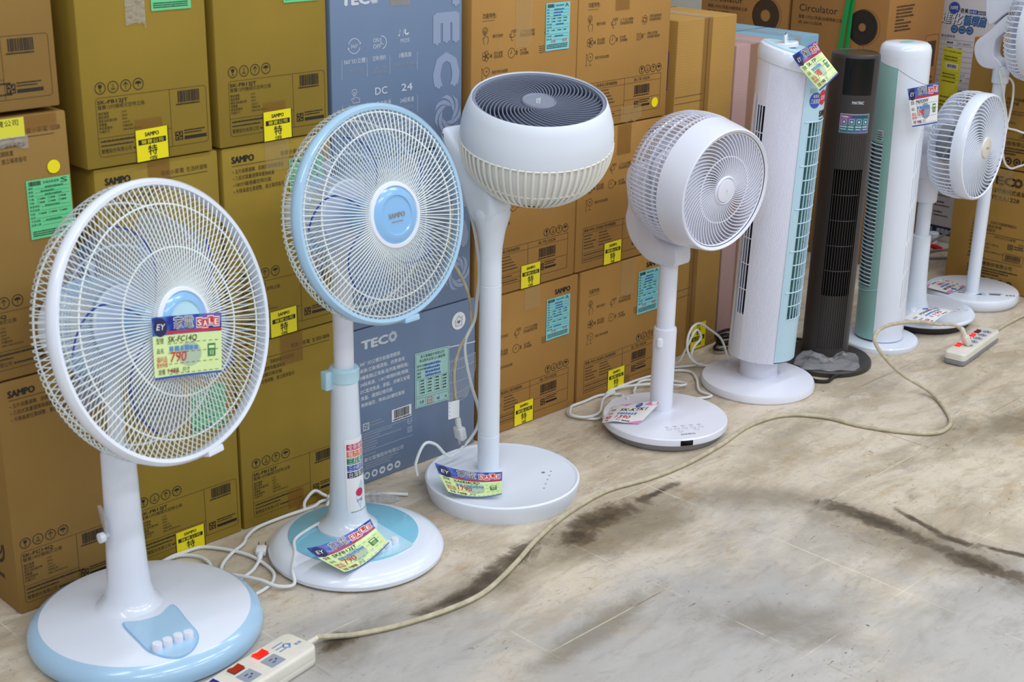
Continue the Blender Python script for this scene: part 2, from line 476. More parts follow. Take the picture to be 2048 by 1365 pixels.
class Pen:
    """prints flat artwork on a surface given by mp(u, v, height above it)"""
    def __init__(s, g, mp, n=0.0005, sub=1): s.g = g; s.mp = mp; s.n = n; s.sub = sub
    def lift(s, d): return Pen(s.g, s.mp, s.n+d, s.sub)
    def _add(s, pts, fs, m): s.g.add([s.mp(x, y, s.n) for x, y in pts], fs, m)
    def poly(s, pts, m): s._add(pts, [tuple(range(len(pts)))], m)
    def rect(s, x0, y0, x1, y1, m):
        k = s.sub; kv = max(1, k//2) if k > 1 else 1
        if k > 1: kv = max(1, min(kv, int(kv*abs(y1-y0)/.03)+1)); k = max(1, min(k, int(k*abs(x1-x0)/.03)+1))
        pts = [(x0+(x1-x0)*i/k, y0+(y1-y0)*j/kv) for j in range(kv+1) for i in range(k+1)]
        s._add(pts, [(j*(k+1)+i, j*(k+1)+i+1, (j+1)*(k+1)+i+1, (j+1)*(k+1)+i) for j in range(kv) for i in range(k)], m)
    def line(s, pts, w, m, closed=False):
        n = len(pts); L_ = []; 
        for i in range(n):
            a = Vector(pts[i-1] if (closed or i > 0) else pts[i]); b_ = Vector(pts[i]); c = Vector(pts[(i+1) % n] if (closed or i < n-1) else pts[i])
            t1 = (b_-a); t2 = (c-b_)
            if t1.length < 1e-9: t1 = t2
            if t2.length < 1e-9: t2 = t1
            t1.normalize(); t2.normalize()
            q = Vector((-(t1.y+t2.y), t1.x+t2.x))
            q = q.normalized() if q.length > 1e-6 else Vector((-t1.y, t1.x))
            k = 1/max(0.5, q.dot(Vector((-t1.y, t1.x))))
            L_ += [b_+q*(w/2*k), b_-q*(w/2*k)]
        fs = [(2*i+1, 2*((i+1) % n)+1, 2*((i+1) % n), 2*i) for i in range(n if closed else n-1)]
        s._add([tuple(p) for p in L_], fs, m)
    def frame(s, x0, y0, x1, y1, w, m, r=0.0):
        s.line(rrect(x0, x1, y0, y1, r, 4) if r else [(x0, y0), (x1, y0), (x1, y1), (x0, y1)], w, m, True)
    def disc(s, cx, cy, r, m, n=24, ry=None):
        ry = ry or r
        if s.sub > 1:      # follow a curved surface
            K = 6; pts = [(cx+r*k/K*math.cos(2*math.pi*i/n), cy+ry*k/K*math.sin(2*math.pi*i/n)) for k in range(1, K+1) for i in range(n)]
            s._add(pts, [tuple(range(n))]+[(k*n+i, k*n+(i+1) % n, (k+1)*n+(i+1) % n, (k+1)*n+i)[::-1] for k in range(K-1) for i in range(n)], m); return
        s.poly([(cx+r*math.cos(2*math.pi*i/n), cy+ry*math.sin(2*math.pi*i/n)) for i in range(n)], m)
    def arc(s, cx, cy, r, a0, a1, w, m, n=16, ry=None):
        ry = ry or r
        s.line([(cx+r*math.cos(R(a0+(a1-a0)*i/n)), cy+ry*math.sin(R(a0+(a1-a0)*i/n))) for i in range(n+1)], w, m)
    def ring(s, cx, cy, r, w, m, n=24, ry=None):
        ry = ry or r
        s.line([(cx+r*math.cos(2*math.pi*i/n), cy+ry*math.sin(2*math.pi*i/n)) for i in range(n)], w, m, True)
    def text(s, body, x, y, h, m, width=None, bold=0.0, align='L', rot=0.0, slant=0.0):
        """h = height of a capital letter or ideograph; width = length the words are fitted to"""
        vs_, fs = glyphs(body)
        if not vs_: return
        if bold:      # heavier strokes: the same letters printed again a hair to each side
            d = bold*h*1.1
            for i, (du, dv) in enumerate(((d, 0), (-d, 0), (0, d*.6), (0, -d*.6))): s.lift(.00004*(i+1)).text(body, x+du, y+dv, h, m, width, 0.0, align, rot, slant)
        x0 = min(v[0] for v in vs_); x1 = max(v[0] for v in vs_)
        k = h/0.72; kx = k if width is None else width/max(1e-6, x1-x0)
        off = {'L': 0, 'C': -(x1-x0)/2, 'R': -(x1-x0)}[align]
        ca, sa = math.cos(rot), math.sin(rot)
        pts = []
        for a, b_ in vs_:
            u = (a-x0+off)*kx+b_*k*slant; v = b_*k
            pts.append((x+u*ca-v*sa, y+u*sa+v*ca))
        s._add(pts, fs, m)
    def bars(s, x0, y0, x1, y1, m, seed=3):
        rnd = random.Random(seed); x = x0
        while x < x1:
            w = rnd.choice((0.0008, 0.0014, 0.002))*(x1-x0)/0.045
            s.rect(x, y0, min(x+w, x1), y1, m); x += w+rnd.choice((0.0007, 0.0013))*(x1-x0)/0.045
    def micro(s, x, y, w, h, m, seed=1):
        """a line of print too small to read"""
        rnd = random.Random(seed); e = x+w
        while x < e-h*0.4:
            d = h*rnd.uniform(0.5, 0.9)
            s.rect(x, y, min(x+d, e), y+h*rnd.uniform(0.75, 1.0), m); x += d+h*rnd.uniform(0.12, 0.3)
# ------------------------------------------------------------------ the room
g = G(); g.sheet(lambda u, v: (-1.5+7.5*u, -2.5+6.0*v, 0.0), 2, 2, 'stained_tile')
o = g.build('floor'); o['kind'] = 'structure'
g = G(); g.box(-1.5, 6.0, 3.5, 3.6, 0, 3.1, 'wall_paint'); o = g.build('unseen_wall_back'); o['kind'] = 'structure'  # unseen wall, added to block light from behind the cartons
g = G(); g.box(6.0, 6.1, -2.5, 3.6, 0, 3.1, 'wall_paint'); o = g.build('unseen_wall_right'); o['kind'] = 'structure'  # also out of view, added to keep gaps between cartons dark

# ------------------------------------------------------------------ printed artwork of the cartons
def handling_icons(p, xs, y, r, m, num):
    for k, x in enumerate(xs):
        p.ring(x, y, r, r*0.14, m)
        if k == 0:      # wine glass
            p.poly([(x-r*.38, y+r*.6), (x-r*.3, y+r*.05), (x, y-r*.12), (x+r*.3, y+r*.05), (x+r*.38, y+r*.6)], m)
            p.rect(x-r*.06, y-r*.5, x+r*.06, y-r*.1, m); p.rect(x-r*.25, y-r*.6, x+r*.25, y-r*.5, m)
        elif k == 1:
            p.text(num, x, y-r*.05, r*.62, m, align='C'); p.rect(x-r*.4, y-r*.3, x+r*.4, y-r*.2, m); p.rect(x-r*.4, y-r*.5, x+r*.4, y-r*.4, m)
        elif k == 2:
            p.rect(x-r*.06, y-r*.6, x+r*.06, y+r*.5, m); p.line([(x-r*.45, y+r*.1), (x, y+r*.58), (x+r*.45, y+r*.1)], r*.14, m)
        else:
            p.poly([(x+r*.62*math.cos(R(a)), y+r*.05+r*.5*math.sin(R(a))) for a in range(0, 181, 20)], m)
            p.rect(x-r*.05, y-r*.5, x+r*.05, y+r*.1, m)
def safety_mark(p, x, y, s, m):
    w = s*.14
    for dx, dy in ((0, 0), (1, 0), (0, 1), (1, 1)):
        a, b_ = x+dx*.56*s, y+dy*.56*s; k = .44*s
        c = [(a, b_), (a+k, b_), (a+k, b_+k), (a, b_+k)]
        i0 = {(0, 0): 3, (1, 0): 0, (1, 1): 1, (0, 1): 2}[(dx, dy)]
        p.line([c[(i0+j) % 4] for j in range(4)], w, m)
        mid = (a+k/2, b_+k/2); p.line([mid, (mid[0]+(.28*s if dx == 0 else -.28*s)*(dx == dy), mid[1]+(.28*s if dy == 0 else -.28*s)*(dx != dy))], w, m)
def stand_fan_art(model, sub, w, h, num, bullets):
    def art(p):
        m = 'ink'
        p.text('SAMPO', .0205, h-.030, .0124, m, width=.049, bold=.07)
        p.text('聲寶小家電', .131, h-.0295, .0070, 'brown_ink', width=.0475); p.text('生活好滋味', .184, h-.0295, .0070, 'brown_ink', width=.044*(w-.19)/.062)
        p.rect(.0205, h-.0362, w-.024, h-.0352, 'brown_ink')
        for k, t in enumerate(bullets):
            y = h-.0500-.0125*k
            p.disc(.0225, y+.0028, .0011, m, 8); p.text(t, .0268, y, .0068, 'brown_ink', width=.00735*len(t))
        handling_icons(p, [.035+.0244*k for k in range(4)] if num == '5' else [.0225+.0244*k for k in range(4)], .1373, .0097, m, num)
        x0 = .0245 if num == '5' else .012; dv = .168 if num == '5' else .1195; x1 = w-.0085 if num == '5' else w-.012
        p.frame(x0, .0195, x1, .121, .0007, 'brown_ink', .006)
        p.rect(dv, .0195, dv+.0007, .121, 'brown_ink'); p.rect(x0, .0520, dv, .0527, 'brown_ink')
        p.text(model, x0+.003, .1105, .0062, m, width=.058, bold=.04)
        p.text(sub, x0+.003, .1015, .0060, 'brown_ink', width=.0075*len(sub))
        for k, (a, b_) in enumerate((('額定電壓', '110V'), ('額定頻率', '60Hz'), ('額定消耗電功率', '45W'), ('總重量', '3.8公斤'), ('商品原產地', '中國台灣'), ('外箱尺寸', '400x140x392(mm)'))):
            y = .0918-.0062*k
            p.text(a, x0+.003, y, .0040, m, width=.0050*len(a)); p.text(b_, x0+.048, y, .0036, m)
        p.micro(x0+.004, .0445, .115, .0036, m, 4)
        p.micro(x0+.004, .0372, .062, .0028, m, 5)
        p.text('聲寶股份有限公司', x0+.004, .0258, .0062, 'brown_ink', width=.058); p.micro(x0+.066, .0266, .055, .0036, m, 6)
        bx = dv+.0165 if num == '5' else dv+.012
        p.bars(bx, .096, bx+.045, .1165, m); p.micro(bx-.004, .0915, .050, .0030, m, 7)
        safety_mark(p, dv+.008 if num == '5' else dv+.004, .0300, .0138, m)
        bx = dv+.026 if num == '5' else dv+.021
        p.micro(bx, .0440, .044, .0026, m, 8); p.micro(bx, .0395, .036, .0026, m, 9); p.rect(bx, .0290, min(bx+.046, x1-.003), .0350, m)
    return art
def circulator_box_art(p):
    m = 'ink'; f = 'brown_ink'
    p.text('功能特色:', .032, .2815, .0090, 'brown_ink', width=.040); p.rect(.031, .2755, .067, .2762, f)
    def hand(x, y):
        p.ring(x-.002, y+.011, .0075, .0008, m); p.ring(x-.002, y+.011, .0042, .0008, m)
        p.line([(x-.004, y-.018), (x-.008, y-.004), (x-.0045, y-.004), (x-.0045, y+.010), (x-.001, y+.010), (x-.001, y), (x+.007, y-.003), (x+.008, y-.010), (x+.005, y-.018)], .0009, m)
    hand(.0413, .2445); p.text('觸控式操控', .062, .2395, .0056, 'faded_ink', width=.031)
    p.arc(.121, .2395, .0085, 120, 400, .0010, m, ry=.004); p.arc(.121, .2395, .0040, 20, 300, .0010, m, ry=.011); p.text('3D', .125, .2450, .0070, m)
    p.text('上下/左右擺動', .144, .2425, .0056, 'faded_ink', width=.046); p.text('空氣循環更流暢', .144, .2345, .0056, 'faded_ink', width=.046)
    for a in range(0, 360, 60): p.arc(.2325, .2395, .010, a, a+42, .0011, m, 6)
    p.ring(.2325, .2395, .0055, .0016, m)
    p.text('可調式循環扇頭', .250, .2435, .0056, 'faded_ink', width=.044); p.text('有效調節更廣泛', .250, .2355, .0056, 'faded_ink', width=.044)
    for a in range(0, 360, 72):
        p.ring(.0425+.0062*math.cos(R(a)), .2020+.0062*math.sin(R(a)), .0050, .0009, m, 14)
    p.text('4', .0545, .1965, .0100, m); p.text('四片扇葉', .0665, .2030, .0056, 'faded_ink', width=.026); p.text('柔和風感', .0665, .1955, .0056, 'faded_ink', width=.026)
    p.arc(.1195, .2020, .0105, 10, 350, .0010, m); p.line([(.1195, .208), (.1195, .2015), (.1150, .2015)], .0010, m)
    p.text('8', .132, .1970, .0100, m); p.text('8小時', .146, .2030, .0056, 'faded_ink', width=.020); p.text('定時關機', .146, .1955, .0056, 'faded_ink', width=.026)
    for k in range(4):
        p.line([(.2050+.0022*i, .1945+.0045*k+.0013*math.sin(i*1.25)) for i in range(9)], .0010, m)
    p.text('8', .2235, .1965, .0110, m); p.text('+2', .2315, .2040, .0045, m)
    p.text('舒眠+自然風', .245, .2035, .0056, 'faded_ink', width=.037); p.text('8段風量多種選擇', .245, .1955, .0056, 'faded_ink', width=.046)
    p.line([(.0315, .150), (.0315, .176)], .0008, m); p.poly([(.0300, .174), (.0330, .174), (.0315, .178)], m); p.poly([(.0300, .152), (.0330, .152), (.0315, .148)], m)
    p.ring(.0445, .1690, .0088, .0009, m); p.disc(.0445, .1690, .0018, m, 10); p.line([(.0445, .160), (.0445, .151)], .0008, m); p.rect(.0395, .1500, .0495, .1508, m)
    p.text('高度升降自由調整', .061, .1630, .0056, 'faded_ink', width=.048)
    handling_icons(p, [.2305+.0212*k for k in range(4)], .1220, .0093, m, '6')
    p.frame(.024, .0220, .3035, .1080, .0008, f); p.rect(.1690, .0220, .1698, .1080, f); p.rect(.1690, .0935, .3035, .0942, f); p.rect(.1690, .0540, .3035, .0547, f); p.rect(.024, .0930, .1690, .0937, f)
    p.rect(.024, .0450, .1690, .0456, f); p.rect(.024, .0330, .1690, .0336, f)
    p.text('SK-TK10SDR', .2035, .0970, .0072, m, width=.059)
    p.text('聲寶10吋DC馬達桌立兩用循環扇', .0280, .0975, .0062, m, width=.114)
    for k, w_ in enumerate((.030, .026, .044, .034, .038)): p.micro(.0280, .0860-.0078*k, w_, .0032, 'faded_ink', k); p.micro(.082, .0860-.0078*k, .030+.006*k, .0030, 'faded_ink', k+20)
    p.micro(.0280, .0385, .090, .0030, 'faded_ink', 31); p.micro(.0280, .0265, .110, .0030, 'faded_ink', 32)
    p.bars(.2065, .0650, .2630, .0865, m); p.micro(.204, .0600, .058, .0030, m, 7)
    safety_mark(p, .2085, .0335, .0145, m); p.micro(.2265, .0485, .038, .0028, m, 8); p.micro(.2265, .0435, .033, .0028, m, 9); p.rect(.2265, .0340, .2650, .0395, m)
    p.text('SAMPO', .2485, .3075, .0124, m, width=.052, bold=.07)
def swirl(p, cx, cy, r, m, rx=1.0):
    for k in range(7):
        a = k*360/7; pts = []
        for i in range(9):
            t = i/8; pts.append((cx+r*rx*(0.44+0.56*t)*math.cos(R(a+95*t)), cy+r*(0.44+0.56*t)*math.sin(R(a+95*t))))
        for i in range(9):
            t = 1-i/8; pts.append((cx+r*rx*(0.44+0.56*t)*math.cos(R(a+50+74*t)), cy+r*(0.44+0.56*t)*math.sin(R(a+50+74*t))))
        for i in range(8):
            p.poly([pts[i], pts[i+1], pts[16-i], pts[17-i]], m)
def slate_front_art(p):
    m = 'pale_ink'
    p.text('TEC', .028, .3090, .0210, m, width=.068, bold=.10); swirl(p, .1095, .3195, .0125, m)
    p.arc(.0575, .2300, .0145, 20, 165, .0013, m); p.arc(.0575, .2300, .0145, 200, 345, .0013, m)
    p.poly([(.0700, .2360), (.0745, .2360), (.0720, .2310)], m); p.poly([(.0450, .2240), (.0405, .2240), (.0430, .2290)], m)
    p.text('360°', .0490, .2265, .0068, m, width=.018)
    p.text('ON', .1050, .2325, .0085, m, width=.015); p.text('OFF', .1050, .2205, .0085, m, width=.020); p.arc(.1265, .2310, .0125, -80, 95, .0014, m); p.line([(.1245, .2400), (.1245, .2310), (.1310, .2265)], .0014, m)
    p.disc(.1720, .2410, .0020, m, 10); p.line([(.1738, .2410), (.1738, .2530), (.1770, .2480)], .0009, m); p.line([(.1825, .2400), (.1855, .2540)], .0009, m)
    p.arc(.1930, .2470, .0050, 120, 330, .0032, m)
    p.text('MODE', .1880, .2265, .0075, m, width=.0235, align='C')
    def col_(x, a, b_, c=None):
        p.text(a, x, .1975-.0005, .0078, m, width=.0068*len(a) if len(a) > 4 else .0085*len(a), align='C'); p.text(b_, x, .1795, .0056, 'mid_ink', width=.0058*len(b_), align='C')
        if c: p.text(c, x, .1705, .0056, 'mid_ink', width=.0058*len(c), align='C')
    col_(.0575, '360°3D立體', '空氣循環擺頭'); col_(.1200, '定時/預約', '1-8小時', '預約開/關機'); col_(.1880, '3種風類', '正常風/自然風/睡眠風')
    for x in (.0250, .0885, .1470, .2200): p.rect(x, .168, x+.0006, .205, m); p.rect(x, .082, x+.0006, .118, m)
    p.line([(.0520, .1190), (.0480, .1270), (.0500, .1290), (.0540, .1260), (.0540, .1400), (.0572, .1400), (.0572, .1300), (.0680, .1270), (.0680, .1190)], .0009, m, True); p.ring(.0556, .1400, .0060, .0009, m)
    p.text('DC', .1240, .1290, .0150, m, width=.031, align='C', bold=.012); p.text('24', .1920, .1290, .0150, m, width=.029, align='C', bold=.012)
    p.text('無線遙控', .0580, .1060, .0078, m, width=.035, align='C'); p.text('DC直流馬達', .1230, .1060, .0078, m, width=.052, align='C'); p.text('24段風速', .1920, .1060, .0078, m, width=.037, align='C')
    p.text('風量記憶功能', .1920, .0920, .0056, 'mid_ink', width=.036, align='C'); p.text('遠端控制更便利', .0580, .0920, .0056, 'mid_ink', width=.040, align='C'); p.text('節能省電更安靜', .1230, .0920, .0056, 'mid_ink', width=.040, align='C')
    gh = 'ghost_ink'
    p.text('T', .2700, .3500, .0640, gh, width=.058, bold=.09, rot=-math.pi/2); p.text('E', .2700, .2740, .0640, gh, width=.058, bold=.09, rot=-math.pi/2); p.text('C', .2700, .1930, .0640, gh, width=.066, bold=.09, rot=-math.pi/2); swirl(p, .3040, .0680, .040, gh, .95)
    p.rect(.050, .050, .230, .068, 'ghost_ink'); p.text('風速LED顯示/全機可拆洗', .140, .0545, .0085, 'white_print', width=.150, align='C')
def slate_back_art(p):
    m = 'pale_ink'
    p.text('TEC', .0245, .3125, .0190, m, width=.071, bold=.10); swirl(p, .1100, .3225, .0125, m)
    for k, t in enumerate(('360° 3D立體空氣循環擺頭', '桌扇/立扇/循環扇、四季適用', '3種風類(正常風/自然風/睡眠風)', '24段風速、1-8小時預約開/關機', 'DC直流馬達、節能、安靜又省電', '風量、擺頭記憶功能', '無線遙控、時尚LED觸控面板')):
        p.text(t, .0178+.0004*k, .2765-.0156*k, .0072, 'white_print', width=(.112, .124, .134, .134, .138, .088, .122)[k])
    p.rect(.1050, .1245, .1610, .1530, 'white_print'); q = p.lift(.0003); q.bars(.1110, .1315, .1550, .1510, 'ink'); q.micro(.1085, .1265, .050, .0036, 'ink', 3)
    safety_mark(p, .0250, .1275, .0150, m); p.micro(.0430, .1400, .034, .0032, 'mid_ink', 1); p.micro(.0430, .1330, .040, .0032, 'mid_ink', 2)
    p.ring(.1560, .1130, .0062, .0010, m); p.rect(.1510, .1124, .1610, .1134, m); p.frame(.1500, .0870, .1620, .0990, .0008, m); p.frame(.1530, .0900, .1590, .0960, .0008, m)
    for y in (.1190, .0770): p.rect(.0210, y, .1660, y+.0006, m)
    for k in range(6): p.micro(.0215, .1125-.0063*k, (.085, .048, .110, .040, .042, .038)[k], .0036, 'mid_ink', k+3)
    p.micro(.0250, .0670, .034, .0030, 'mid_ink', 1); p.text('東元電機股份有限公司', .0250, .0530, .0078, m, width=.112)
    for k in range(3): p.micro(.0255, .0460-.0055*k, (.095, .080, .075)[k], .0032, 'mid_ink', 30+k)
    for k in range(5):
        x = .0322+.0218*k; p.disc(x, .0195, .0085, m); q = p.lift(.0003); q.disc(x, .0195, .0048, 'slate_card', 10) if k < 2 else q.rect(x-.004, .0165, x+.004, .0225, 'slate_card')
    p.disc(.3025, .3135, .0205, 'white_print', 32); q = p.lift(.0003)
    q.line([(.2900, .3130), (.3025, .3250), (.3150, .3130)], .0011, 'slate_plastic'); q.line([(.2935, .3130), (.2935, .3020), (.3115, .3020), (.3115, .3130)], .0011, 'slate_plastic')
    q.poly([(.3025, .3060), (.2970, .3110), (.2975, .3140), (.3005, .3150), (.3025, .3130), (.3045, .3150), (.3075, .3140), (.3080, .3110)], 'slate_plastic'); q.line([(.3100, .3215), (.3130, .3215), (.3130, .3185)], .0011, 'slate_plastic')
    # line drawing of a fan head
    p.line([(.2560, .2590), (.3540, .2520)], .0030, m)
    for k in range(24):
        t = k/23; x = .2530+.1010*t; p.line([(x, .2260), (x+.002, .1900), (.2600+.084*t, .1560), (.2720+.058*t, .1260)], .0008, m)
    for z, a, b_ in ((.2260, .253, .354), (.2050, .254, .353), (.1750, .257, .348), (.1480, .263, .340), (.1260, .272, .330)): p.line([(a+(b_-a)*i/12, z-.006*math.sin(math.pi*i/12)) for i in range(13)], .0009, m)
    p.line([(.2830, .1200), (.2990, .0980), (.3000, .0200)], .0008, 'mid_ink'); p.line([(.3200, .1200), (.3120, .0980)], .0008, 'mid_ink')
def brown_teco_art(p):
    m = 'ink'
    p.text('TEC', .1000, .3380, .0255, m, width=.092, bold=.10); swirl(p, .2050, .3500, .0155, m)
    p.text('12吋機械式桌扇', .1250, .3115, .0125, m, width=.108, bold=.01); p.text('XYFXA1228', .1080, .2890, .0130, m, width=.108, bold=.02)
    for k, t in enumerate(('1.三段風量、四段可調擺頭設計', '2.大面積柔風好舒爽', '3.安全網罩設計')): p.text(t, .0720, .2095-.0125*k, .0078, m, width=(.148, .100, .082)[k])
    for y in (.1770, .0930): p.rect(.0690, y, .2540, y+.0014, m)
    for k in range(7): p.text(('品名:桌扇', '型號:1228', '額定電壓:110V~60Hz', '額定功率:35W', '尺寸:270x410x380(mm)', '產地:台灣', '淨重:3公斤')[k], .0700, .1640-.0120*k, .0058, m, width=(.050, .055, .100, .070, .120, .055, .06)[k])
    p.text('12吋(30公分)桌扇', .1500, .1670, .0068, m, width=.072)
    p.frame(.2350, .1480, .2490, .1620, .0010, m); p.frame(.2385, .1515, .2455, .1585, .0010, m); safety_mark(p, .2000, .1400, .0150, m); p.micro(.2190, .1500, .030, .0036, m, 3); p.micro(.2190, .1430, .034, .0036, m, 4)
    p.frame(.1880, .1000, .2550, .1245, .0009, m); p.bars(.1960, .1070, .2470, .1215, m); p.micro(.1930, .1025, .054, .0030, m, 5)
    p.text('東元電機股份有限公司', .0790, .0740, .0105, m, width=.144, bold=.01)
    for k in range(3): p.micro(.0740, .0620-.0085*k, (.170, .140, .110)[k], .0052, m, 40+k)
    for k in range(5): x = .1050+.0285*k; p.disc(x, .0250, .0118, m); p.lift(.0003).ring(x, .0250, .0060, .0022, 'ochre_card')
def sa_front_art(p):
    m = 'ink'
    p.text('Circulator', .0300, .8020, .0235, m, width=.147)
    p.text('聲寶11吋DC馬達USB循環桌/立扇', .0300, .7790, .0095, m, width=.166); p.text('SK-SA11USDR', .0300, .7620, .0090, m, width=.092, bold=.01)
    for k in range(22): p.ring(.2730, .7720, .0200+.0016*k, .0012, 'ink' if k % 2 else 'brown_ink', 40)
    p.ring(.2740, .7720, .0545, .0012, m, 48); p.ring(.2800, .7720, .0570, .0009, m, 48)
    p.frame(.2680, .6200, .2830, .7150, .0010, m); p.rect(.2735, .2000, .2742, .6200, m); p.rect(.2780, .2000, .2787, .6200, m)
    p.ring(.2760, .1600, .0700, .0010, m, 40, .022); p.text('SAMPO', .0350, .0900, .0200, m, width=.090, bold=.03)
    p.frame(.020, .640, .050, .700, .0012, m, .006)
def sa_dark_art(p):
    sa_front_art(p)
    q = p.lift(.0003)
    q.disc(.2730, .7720, .0520, 'ink', 48); q2 = q.lift(.0003)
    for k in range(36):
        a = k*10; q2.arc(.2730, .7720, .034, a, a+3, .016, 'brown_ink', 2)
    q2.ring(.2730, .7720, .0500, .0012, 'brown_ink', 48); q2.disc(.2730, .7720, .0130, 'circulator_card', 24)
def sa_side_art(p):
    m = 'brown_ink'
    for k, t in enumerate((.110, .100, .098, .108, .052, .098, .084, .096)):
        p.disc(.0410, .8405-.0106*k, .0010, m, 8); p.micro(.0440, .8380-.0106*k, t, .0066, m, 50+k)
    p.frame(.245, .560, .332, .735, .0012, m, .010); p.micro(.255, .575, .066, .008, m, 2); p.micro(.255, .592, .058, .008, m, 3); p.bars(.262, .63, .318, .715, m)
def chimei_art(p):
    p.disc(.1470, .8060, .0210, 'slate_plastic', 32); q = p.lift(.0003); q.disc(.1470, .8060, .0185, 'blue_ink', 32); q.lift(.0003).text('10吋', .1470, .8010, .0115, 'white_print', width=.027, align='C', bold=.02)
    for d, mm in ((.0018, 'navy_ink'), (.0, 'white_print')):
        q = p if d else p.lift(.0006)
        q.text('3進化', .0850+d, .7570-d, .0290, mm, width=.092, bold=.045 if d else .012, slant=.15)
        q.text('循環扇', .1830+d, .7570-d, .0270, 'navy_ink' if d else 'pale_blue_ink', width=.080, bold=.045 if d else .015, slant=.15)
    p.text('奇美', .1700, .7930, .0130, 'ink', width=.029, bold=.03); p.rect(.2020, .7920, .2310, .8060, 'blue_ink'); p.lift(.0003).text('DC直流', .2165, .7955, .0066, 'white_print', width=.024, align='C'); p.rect(.2310, .7920, .2620, .8040, 'navy_ink'); p.lift(.0003).text('遙控循環', .2465, .7945, .0060, 'white_print', width=.026, align='C')
    for k in range(3): p.disc(.1560+.028*k, .7370, .0135, 'navy_ink'); p.lift(.0003).disc(.1560+.028*k, .7370, .0105, 'pale_blue_ink'); p.lift(.0006).micro(.1490+.028*k, .7350, .014, .0045, 'navy_ink', k)
    p.text('商品規格表', .1100, .7080, .0075, 'ink', width=.052)
    for k, t in enumerate(('DF-10A0CD', '10吋', '5片', '110V', '35W', '3段', '左右/上下', 'DC馬達', '', '無線自動')): 
        y = .7000-.0175*k; p.rect(.1100, y, .2450, y+.0006, 'ink'); p.text(t or '12H', .1760, y-.0130, .0066, 'ink'); p.micro(.1350, y-.0120, .022, .0060, 'ink', k)
    for k in range(10, 16): y = .7000-.0175*k; p.rect(.1100, y, .2450, y+.0006, 'ink'); p.micro(.1950, y-.0120, .020, .0060, 'ink', k)
    p.rect(.1720, .4000, .1726, .7000, 'ink')
    for k in range(3):
        y = .1720-.036*k; p.disc(.1420, y, .0130, 'grey_plastic'); p.lift(.0003).ring(.1420, y, .0060, .0020, 'white_print'); p.micro(.1600, y+.002, .036, .0060, 'ink', 60+k); p.micro(.1600, y-.010, .058, .0050, 'brown_ink', 70+k)
    p.rect(.1100, .0250, .3600, .0550, 'navy_ink'); q = p.lift(.0003); q.text('CHIMEI', .1180, .0320, .0150, 'white_print', width=.045); q.text('循環扇介紹', .1800, .0310, .0145, 'white_print', width=.075)

# ------------------------------------------------------------------ cartons and what is stuck to them
Y0 = 2.195
_carton = {}
def front(u, v, n): return (u, -n, v)
def carton(label, key, w, d, h, x, z, mat, art=None, group=None, y=Y0, rot=0.0, left_art=None):
    if key not in _carton:
        g = G()
        g.prism(rrect(0, w, 0, d, .004, 2), .0006, h-.0006, mat, .003, 2)
        if art: art(Pen(g, front))
        if left_art: left_art(Pen(g, lambda u, v, n: (-n, d-u, v)))
        # flap joint across the top
        g.box(.004, w-.004, d/2-.0012, d/2+.0012, h-.0010, h+.0001, 'brown_ink')
        _carton[key] = g.mesh('cardboard_box')
    o = bpy.data.objects.new('cardboard_box', _carton[key])
    col.objects.link(o)
    o.location = (x, y, z); o.rotation_euler = (0, 0, rot)
    return tag(o, label, 'box', group)
def tape(parent, u0, u1, v0, v1, m='clear_tape', name='packing_tape', n=.0011, ragged=0):
    g = G(); p = Pen(g, front, n)
    if ragged:
        rnd = random.Random(ragged)
        top = [(u0+(u1-u0)*i/6, v1) for i in range(7)]; bot = [(u0+(u1-u0)*i/6, v0+rnd.uniform(-.006, .006)) for i in range(7)]
        p.poly(bot+top[::-1], m)
    else: p.rect(u0, v0, u1, v1, m)
    return g.build(name, parent)
def special_sticker(parent, u, v, w=.066, h=.055, skew=0.0, flip=False):
    g = G()
    if flip: f = lambda a, b_, n: (u+w-a, -n, v+h-b_)
    else: f = lambda a, b_, n: (u+a, -n, v+b_+skew*a)
    p = Pen(g, f, .0013); p.rect(0, 0, w, h, 'bright_yellow'); q = p.lift(.0003)
    q.rect(w-.0018, 0, w, h, 'ink'); q.rect(0, 0, .0010, h, 'ink')
    q.text('SAMPO', w*.5, h*.775, h*.125, 'ink', width=w*.42, align='C', bold=.05)
    q.rect(w*.08, h*.52, w*.92, h*.69, 'ink'); q.lift(.0003).text('聲寶公司', w*.5, h*.555, h*.095, 'bright_yellow', width=w*.66, align='C')
    q.text('特', w*.5, h*.19, h*.25, 'ink', width=w*.27, align='C', bold=.02); q.text('價', w*.5, h*.012, h*.10, 'ink', width=w*.25, align='C')
    return g.build('price_sticker', parent, 'yellow special offer sticker')
